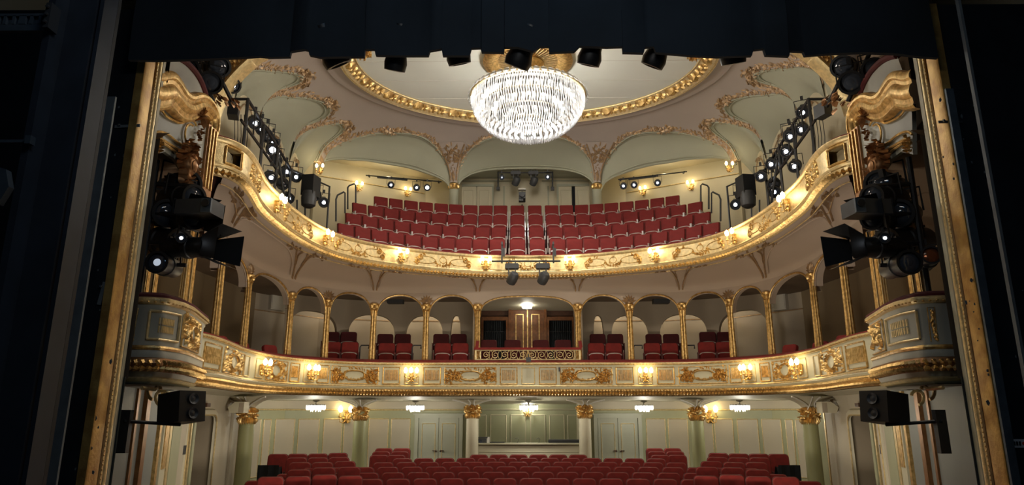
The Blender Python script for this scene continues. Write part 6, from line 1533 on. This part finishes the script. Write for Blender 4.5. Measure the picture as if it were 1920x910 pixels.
    for v in (345, 400, 455, 495): q = at(m(300), v, y=9.1); mb.tube([(a.x, 9.1, q.z), (a.x - sg * .55, 9.2, q.z)], .03, 6)
    mb.build('cross_arm', 'black', r)
    # ---- black loudspeaker under the corner box on an arm
    p = at(m(337), 765, y=8.9); r = thing('hanging_speaker', (p.x, 8.9, p.z - .2), f'black loudspeaker cabinet under the {SD} corner box on a horizontal arm', 'loudspeaker')
    mb = MB(); mb.box((p.x, 8.95, p.z), (.42, .38, .38), rz=R(28) * -sg * -1, ry=R(6) * sg); mb.build('cabinet', 'black', r)
    mb = MB(); mt = Matrix.Translation((p.x, 8.95, p.z)) @ Matrix.Rotation(R(28) * sg, 4, 'Z') @ Matrix.Rotation(R(6) * sg, 4, 'Y')
    for k in (-1, 1): mb.lathe([(.07, 0), (.07, .02), (.04, .0), (.0, .01)], n=14, mtx=mt @ Matrix.Translation((-sg * .215, .08 * k * 0 - .0, .09 * k)) @ Matrix.Rotation(-sg * PI / 2, 4, 'Y'))
    mb.build('driver_cone', 'darkgrey', r)
    q = at(m(232), 790, y=8.4); mb = MB(); e = at(m(338), 797, y=8.9); mb.tube([(q.x, 8.4, q.z), (e.x, 8.9, e.z)], .022, 8); mb.box((q.x, 8.45, q.z - .12), (.12, .08, .5)); mb.build('arm', 'black', r)
# ================================================================ CHANDELIER
ZR = at(990, 184, y=16.8).z; ZL = at(990, 252, y=16.8).z
root = thing('crystal_chandelier', (0, 16.8, ZL), 'huge bowl-shaped crystal chandelier, brightly lit, hanging below the ceiling rosette', 'chandelier')
RR = 1.52
mb = MB(); mb.lathe([(RR, ZR + .02), (RR + .03, ZR + .06), (RR, ZR + .12), (RR - .06, ZR + .10), (RR - .06, ZR + .02)], (0, 16.8, 0), 64)
for k in range(12): a = 2 * PI * k / 12; mb.tube([(RR * .97 * math.cos(a), 16.8 + RR * .97 * math.sin(a), ZR + .1), (.3 * math.cos(a), 16.8 + .3 * math.sin(a), ZR + .55)], .014, 5)
for r_, z in ((1.2, ZR - .25), (.85, ZR - .5), (.45, ZR - .72)): mb.lathe([(r_, z), (r_ + .015, z + .02), (r_, z + .04), (r_ - .015, z + .02), (r_, z)], (0, 16.8, 0), 48)
mb.build('metal_frame', 'goldpale', root)
mb = MB(); mb.tube([(0, 16.8, ZR + .5), (0, 16.8, HC - .3)], .035, 8); mb.lathe([(.3, ZR + .5), (.34, ZR + .56), (.30, ZR + .62), (.1, ZR + .66)], (0, 16.8, 0), 24); mb.build('suspension_rod', 'goldpale', root)
mb = MB()
for k in range(12): a = 2 * PI * k / 12; mb.tube([(.28 * math.cos(a), 16.8 + .28 * math.sin(a), ZR + .6), (.33 * math.cos(a), 16.8 + .33 * math.sin(a), HC - .55), (.26 * math.cos(a), 16.8 + .26 * math.sin(a), HC - .38)], .022, 5)
mb.build('upper_crystal_rods', 'crystal', root)
# crown of round glass leaves
pe = MB(); pe.lathe([(.0, .0), (.05, .012), (.072, .0), (.05, -.014), (0, -.016)], n=10); disc_me = None
nd = 52
for k in range(nd):
    a = 2 * PI * k / nd; c = Vector((math.cos(a) * (RR + .05), math.sin(a) * (RR + .05), 0))
    if disc_me is None:
        mb = MB(); mb.lathe([(.0, .014), (.05, .010), (.085, .0), (.05, -.010), (0, -.014)], (0, 0, 0), 10); o = mb.build('glass_leaf', 'crystal', None, origin=(0, 0, 0)); disc_me = o.data
    else: o = bpy.data.objects.new('glass_leaf', disc_me); COL.objects.link(o)
    o.parent = root; o.location = (c.x, c.y, ZR + .05 - ZL); o.rotation_euler = (0, R(62), a); o.scale = (1.25, 1, 1)
# hanging crystal strands: tiers of prisms following the bowl
rg = random.Random(1); tiers = []
def bowl(t): return RR * math.cos(t * PI / 2) ** .85, ZR - (ZR - ZL) * math.sin(t * PI / 2) ** 1.25
NT = 17
for tier in range(NT):
    mb = MB(); t = tier / NT; r_, z = bowl(t); r2, z2 = bowl((tier + .9) / NT); n = max(6, int(2 * PI * r_ / .066))
    for k in range(n):
        a = 2 * PI * (k + .5 * (tier % 2)) / n; h = (z - z2) + .10; rr = r_ - .01 + rg.uniform(-.015, .015)
        mb.lathe([(0, z + .02), (.017, z - .02), (.02, z - h * .6), (0, z - h)], (rr * math.cos(a), 16.8 + rr * math.sin(a), 0), 4, a0=a, a1=a + 2 * PI)
    mb.build('crystal_tier', 'crystal', root, smooth=False)
for tier, (r_, z0, h) in enumerate(((1.2, ZR - .02, .3), (.9, ZR - .2, .3), (.6, ZR - .38, .3), (.32, ZR - .5, .3))):
    mb = MB(); n = int(2 * PI * r_ / .09)
    for k in range(n):
        a = 2 * PI * k / n; mb.lathe([(0, z0), (.018, z0 - .05), (.02, z0 - h * .7), (0, z0 - h)], (r_ * math.cos(a), 16.8 + r_ * math.sin(a), 0), 4)
    mb.build('inner_crystal_tier', 'crystal', root, smooth=False)
bm_ = None
for r_, z, n in ((1.25, ZR - .10, 22), (.95, ZR - .32, 16), (.6, ZR - .5, 10), (.25, ZR - .62, 5)):
    for k in range(n):
        a = 2 * PI * k / n
        if bm_ is None: mb = MB(); mb.lathe([(0, -.045), (.028, -.02), (.03, .01), (.014, .045), (0, .05)], n=8); o = mb.build('bulb', 'bulbw', None, origin=(0, 0, 0)); bm_ = o.data
        else: o = bpy.data.objects.new('bulb', bm_); COL.objects.link(o)
        o.parent = root; o.location = (r_ * math.cos(a), r_ * math.sin(a), z - ZL)
for (x, y, z, w) in ((0, 0, ZR - .35, .25), (.7, 0, ZR - .15, .10), (-.7, 0, ZR - .15, .10), (0, .7, ZR - .15, .10), (0, -.7, ZR - .15, .10), (0, 0, ZR + .25, .10), (0, 0, ZL + .12, .25)):
    point_light('bulb_cluster_light', (x, 16.8 + y, z), CHAND_W * w, (1.0, .955, .88), root, .30)

# ================================================================ STAGE SIDE
mb = MB(); mb.quad((-7, -3, -1.5), (7, -3, -1.5), (7, 8.0, -1.5), (-7, 8.0, -1.5)); mb.build('floor_stage', 'stagefloor', kind='structure')
mb = MB(); mb.quad((-7, 8.0, -1.5), (7, 8.0, -1.5), (7, 8.0, -2.6), (-7, 8.0, -2.6)); mb.build('wall_stage_front', 'stagefloor', kind='structure')
# black border above
ylo = 7.25; edge = [(240, 112), (292, 113), (330, 112), (390, 110), (440, 108), (486, 105), (505, 107), (543, 106), (545, 96), (570, 92), (578, 94), (580, 103), (600, 107), (640, 106), (683, 106), (684, 92), (702, 92), (704, 103), (735, 104), (780, 104), (803, 104), (806, 95), (828, 91), (830, 104), (880, 104), (884, 90), (901, 89), (903, 97), (945, 98), (946, 88), (971, 88), (1000, 96), (1013, 87), (1029, 87), (1030, 98), (1077, 96), (1087, 86), (1138, 88), (1167, 87), (1168, 98), (1207, 99), (1210, 88), (1226, 87), (1230, 98), (1300, 104), (1345, 106), (1410, 104), (1413, 93), (1432, 91), (1436, 103), (1480, 105), (1482, 95), (1506, 96), (1510, 104), (1560, 100), (1620, 98), (1680, 100), (1728, 106), (1760, 108)]
mb = MB(); rows = []
for i, (u, v) in enumerate(edge):
    p = at(u, v, y=ylo); w = .03 * math.sin(i * 1.1); rows.append([Vector((p.x, ylo + .05, p.z)), Vector((p.x, ylo, p.z)), Vector((p.x, ylo - .02 + w, p.z + .5)), Vector((p.x, ylo + w, p.z + 1.5)), Vector((p.x, ylo, p.z + 3.0))])
mb.grid(rows); mb.build('stage_border', 'cloth', label='black cloth border hanging across the top of the stage opening with notched lower edge', cat='stage curtain')
# lights poking out below the border
def block(u0, u1, v1, lab, ang, tip=None):
    y = 7.45; a, b = at(u0, 90, y=y), at(u1, 90, y=y); zb = at(u0, v1, y=y).z; c = (a.x + b.x) / 2; w = (b.x - a.x); zt = a.z + .25
    r = thing('border_floodlight', (c, y, zb), lab, 'floodlight'); mt = Matrix.Translation((c, y, (zt + zb) / 2 + .03)) @ Matrix.Rotation(R(ang), 4, 'Y') @ Matrix.Rotation(R(25), 4, 'X')
    h = (zt - zb); mb = MB(); mb.lathe([(w * .30, h * .5), (w * .36, h * .3), (w * .38, -h * .1), (w * .46, -h * .30), (w * .42, -h * .46), (w * .30, -h * .47), (w * .28, -h * .4)], n=10, mtx=mt); mb.build('housing', 'black', r)
    mb = MB(); mb.lathe([(w * .30, -h * .42), (0, -h * .38)], n=10, mtx=mt); mb.build('lens', 'lens' if tip is None else tip, r)
    mb = MB(); mb.tube([mt @ Vector((0, 0, h * .5)), Vector((c, y, 4.85))], .014, 5); mb.build('stem', 'black', r)
    mb = MB(); mb.tube([mt @ Vector((-w * .42, 0, 0)), mt @ Vector((-w * .42, 0, h * .5)), mt @ Vector((w * .42, 0, h * .5)), mt @ Vector((w * .42, 0, 0))], .012, 5); mb.build('yoke', 'black', r)
for k, (u0, u1, v1, ang) in enumerate([(590, 650, 128, -25), (722, 770, 136, 12), (830, 880, 124, -12), (953, 1010, 131, 24), (1086, 1136, 126, 14), (1212, 1262, 130, 24), (1345, 1400, 123, -10)]):
    block(u0, u1, v1, f'black floodlight silhouette below the stage border, {ORD[k]} from the left', ang)
mb = MB(); mb.tube([(-4.6, 7.45, 4.85), (4.6, 7.45, 4.85)], .03, 8); r = mb.build('lighting_batten', 'black', label='black pipe batten behind the top stage border from which the floodlights hang', cat='lighting bar')
# fixtures near the front arch under the border (left and right)
for sg in (-1, 1):
    m = (lambda u: u) if sg < 0 else (lambda u: 1990 - u)
    for k, (u, v, y, sc_, dv) in enumerate([(395, 155, 10.6, 1.5, (.5, -.8, -.35)), (352, 130, 10.2, 1.4, (.5, -.8, -.3)), (410, 125, 11.0, 1.5, (.6, -.7, -.3))]):
        p = at(m(u), v, y=y); d = Vector((dv[0] * -sg, dv[1], dv[2])); aim(sp_off if k != 0 else sp_off, p, p + d, f'large dark spotlight above the {side(sg)} canopy, {["lowest", "middle", "highest"][k]} one', sc_)
    a, b = at(m(395), 110, y=11.2), at(m(440), 200, y=12.0); mb = MB(); r = thing('hanging_truss', tuple(b), f'dark diagonal pipe hanging above the {side(sg)} canopy with spotlights', 'truss'); mb.tube([a, b], .04, 6); mb.tube([at(m(360), 100, y=10.5), at(m(400), 190, y=11)], .04, 6); mb.build('pipe', 'black', r)
    p = at(m(420), 195, y=11.6); mb = MB(); F = lambda s, z, o: Vector((p.x + s, p.y - o, p.z + z)); rocaille(mb, F, 0, 0, .7, .3, .2, random.Random(4), 26); mb.build('carved_eagle_wing', 'golddark', label=f'dark carved wing-shaped ornament above the end of the {side(sg)} upper parapet', cat='carving')
# black masking flats at both sides
for sg in (-1, 1):
    m = (lambda u: u) if sg < 0 else (lambda u: 1999 - u)
    mb = MB(); xi = 4.845
    mb.box((sg * (xi + 1.5), 7.56, 1.2), (3.0, .08, 7.4)); mb.build('wall_masking_' + side(sg), 'flat', kind='structure')
# left: strip, steel column, portal tower
def vstrip(u_h, y, w, d, m_, name, lab, cat, z0=-1.5, z1=5.2):
    p = at(u_h, 775, y=y); mb = MB(); mb.box((p.x, y, (z0 + z1) / 2), (w, d, z1 - z0)); return mb.build(name, m_, label=lab, cat=cat)
vstrip(118, 7.2, .10, .03, 'greysteel', 'guide_rail', 'grey steel guide rail standing left of the gilded frame on black masking', 'guide rail', z1=3.55)
vstrip(1882, 7.2, .085, .03, 'steel', 'guide_rail', 'blue grey steel guide rail standing right of the gilded frame on black masking', 'guide rail', z1=3.6)
vstrip(1935, 6.9, .03, .05, 'greysteel', 'cable_duct', 'thin vertical duct at the far right edge of the black masking', 'duct')
root = thing('portal_tower', (at(45, 775, y=4.6).x, 4.6, -1.5), 'dark blue grey steel portal column at the far left of the stage', 'portal tower')
p0, p1 = at(5, 775, y=4.6).x, at(66, 775, y=4.6).x
mb = MB(); mb.box(((p0 + p1) / 2, 4.6, 1.8), (p1 - p0, .12, 6.6)); mb.build('web', 'towersteel', root)
mb = MB(); mb.box((p0 - .02, 4.55, 1.8), (.05, .3, 6.6)); mb.box((p1 + .04, 4.62, 1.8), (.03, .16, 6.6)); mb.build('flange', 'towersteel', root)
mb = MB(); mb.box((p1 - .20, 5.0, 1.8), (.14, .04, 6.6)); mb.build('side_plate', 'flat', root)
zb = at(60, 38, y=4.4).z
mb = MB(); xr = at(98, 38, y=4.4).x; xl = xr - 2.2; nh = 34
mb.box(((xl + xr) / 2, 4.42, zb - .055), (xr - xl, .03, .05)); mb.box(((xl + xr) / 2, 4.42, zb + .05), (xr - xl, .03, .02)); mb.box(((xl + xr) / 2, 4.5, zb + .01), (xr - xl, .02, .1))
for i in range(nh): mb.box((xl + (xr - xl) * (i + .5) / nh, 4.42, zb + .01), (.02 if i % 3 else .05, .03, .07))
mb.build('perforated_beam', 'steel', root)
mb = MB(); mb.box((xr + .01, 4.38, zb), (.04, .1, .2))
for q in (-.06, .0, .06): mb.lathe([(.012, 0), (.012, .02), (0, .022)], n=6, mtx=Matrix.Translation((xr + .01, 4.33, zb + q)) @ Matrix.Rotation(PI / 2, 4, 'X'))
mb.build('corner_plate', 'darkgrey', root)
z2 = at(30, 266, y=4.4).z; x2 = at(60, 266, y=4.4).x; mb = MB(); mb.box((x2 - 1.0, 4.4, z2), (2.0, .03, .022)); mb.box((x2, 4.38, z2), (.04, .05, .06)); mb.build('cross_bar', 'steel', root)
mb = MB(); p = at(2, 350, y=4.2); mb.prism([(-.25, -.10), (.0, -.12), (.05, 0), (.01, .12), (-.25, .2)], 0, .05, lambda x, z, y: Vector((p.x + x, 4.2 + y, p.z + z))); mb.build('bag', 'steel', label='blue grey cloth bag hanging at the far left edge of the picture', cat='bag')
# small marks and hardware on the right masking
p = at(1900, 832, y=7.6); r = thing('safety_sticker', (p.x, 7.50, p.z), 'small white sticker with black and red print on the right black masking', 'sticker')
p = at(1902, 832, y=7.50); mb = MB(); mb.box((p.x, 7.51, p.z), (.24, .008, .085)); mb.build('sticker_base', 'whitelabel', r)
mb = MB()
for i in range(4): mb.box((p.x - .03 + i * .03, 7.503, p.z), (.02, .004, .04))
mb.build('black_print', 'blackmatte', r); mb = MB(); mb.lathe([(.018, 0), (0, .003)], n=10, mtx=Matrix.Translation((p.x + .1, 7.503, p.z)) @ Matrix.Rotation(PI / 2, 4, 'X')); mb.build('red_dot', 'red', r)
for (u, v, w, h, lab, mt, rz) in [(1838, 531, .04, .17, 'pale worn hook mark on the right masking beside the gold frame', 'greysteel', .15), (1783, 228, .28, .03, 'thin grey hinge bar on the right masking near the top of the frame', 'darkgrey', 0), (238, 236, .3, .035, 'thin grey hinge bar with frayed tape on the left masking', 'greysteel', -.05), (190, 550, .04, .26, 'pale scuffed hook on the left masking beside the frame', 'greysteel', .12)]:
    p = at(u, v, y=7.50); r = thing('masking_fitting', (p.x, 7.50, p.z), lab, 'fitting'); mb = MB(); mb.box((p.x, 7.51, p.z), (w, .012, h), ry=rz); mb.build('plate', mt, r); mb = MB(); mb.lathe([(.02, 0), (.015, .015), (0, .02)], n=8, mtx=Matrix.Translation((p.x - w * .3, 7.50, p.z + h * .3)) @ Matrix.Rotation(PI / 2, 4, 'X')); mb.build('screw', 'chrome', r)
# paint chips of the scuffed masking edge
for sg in (-1, 1):
    mb = MB(); rg = random.Random(8 + sg)
    for k in range(26):
        u = (rg.gauss(225, 14) if k % 3 else rg.uniform(150, 240)) if sg < 0 else (rg.gauss(1795, 14) if k % 3 else rg.uniform(1790, 1900)); v = rg.uniform(180, 900)
        du = (v - 500) * .14; u = u - du if sg < 0 else u + du
        p = at(u - (20 if sg < 0 else -26), v, y=7.50); s_ = rg.uniform(.006, .02); n = 5; mb.prism([(s_ * rg.uniform(.6, 1.2) * math.cos(2 * PI * i / n), s_ * 1.6 * rg.uniform(.6, 1.2) * math.sin(2 * PI * i / n)) for i in range(n)], 0, .006, lambda x, z, y: Vector((p.x + x, 7.525 - y, p.z + z)))
    mb.build('paint_chip_marks', 'greysteel', label=f'scattered pale paint chips on the {side(sg)} black masking', cat='wear marks', kind='stuff')
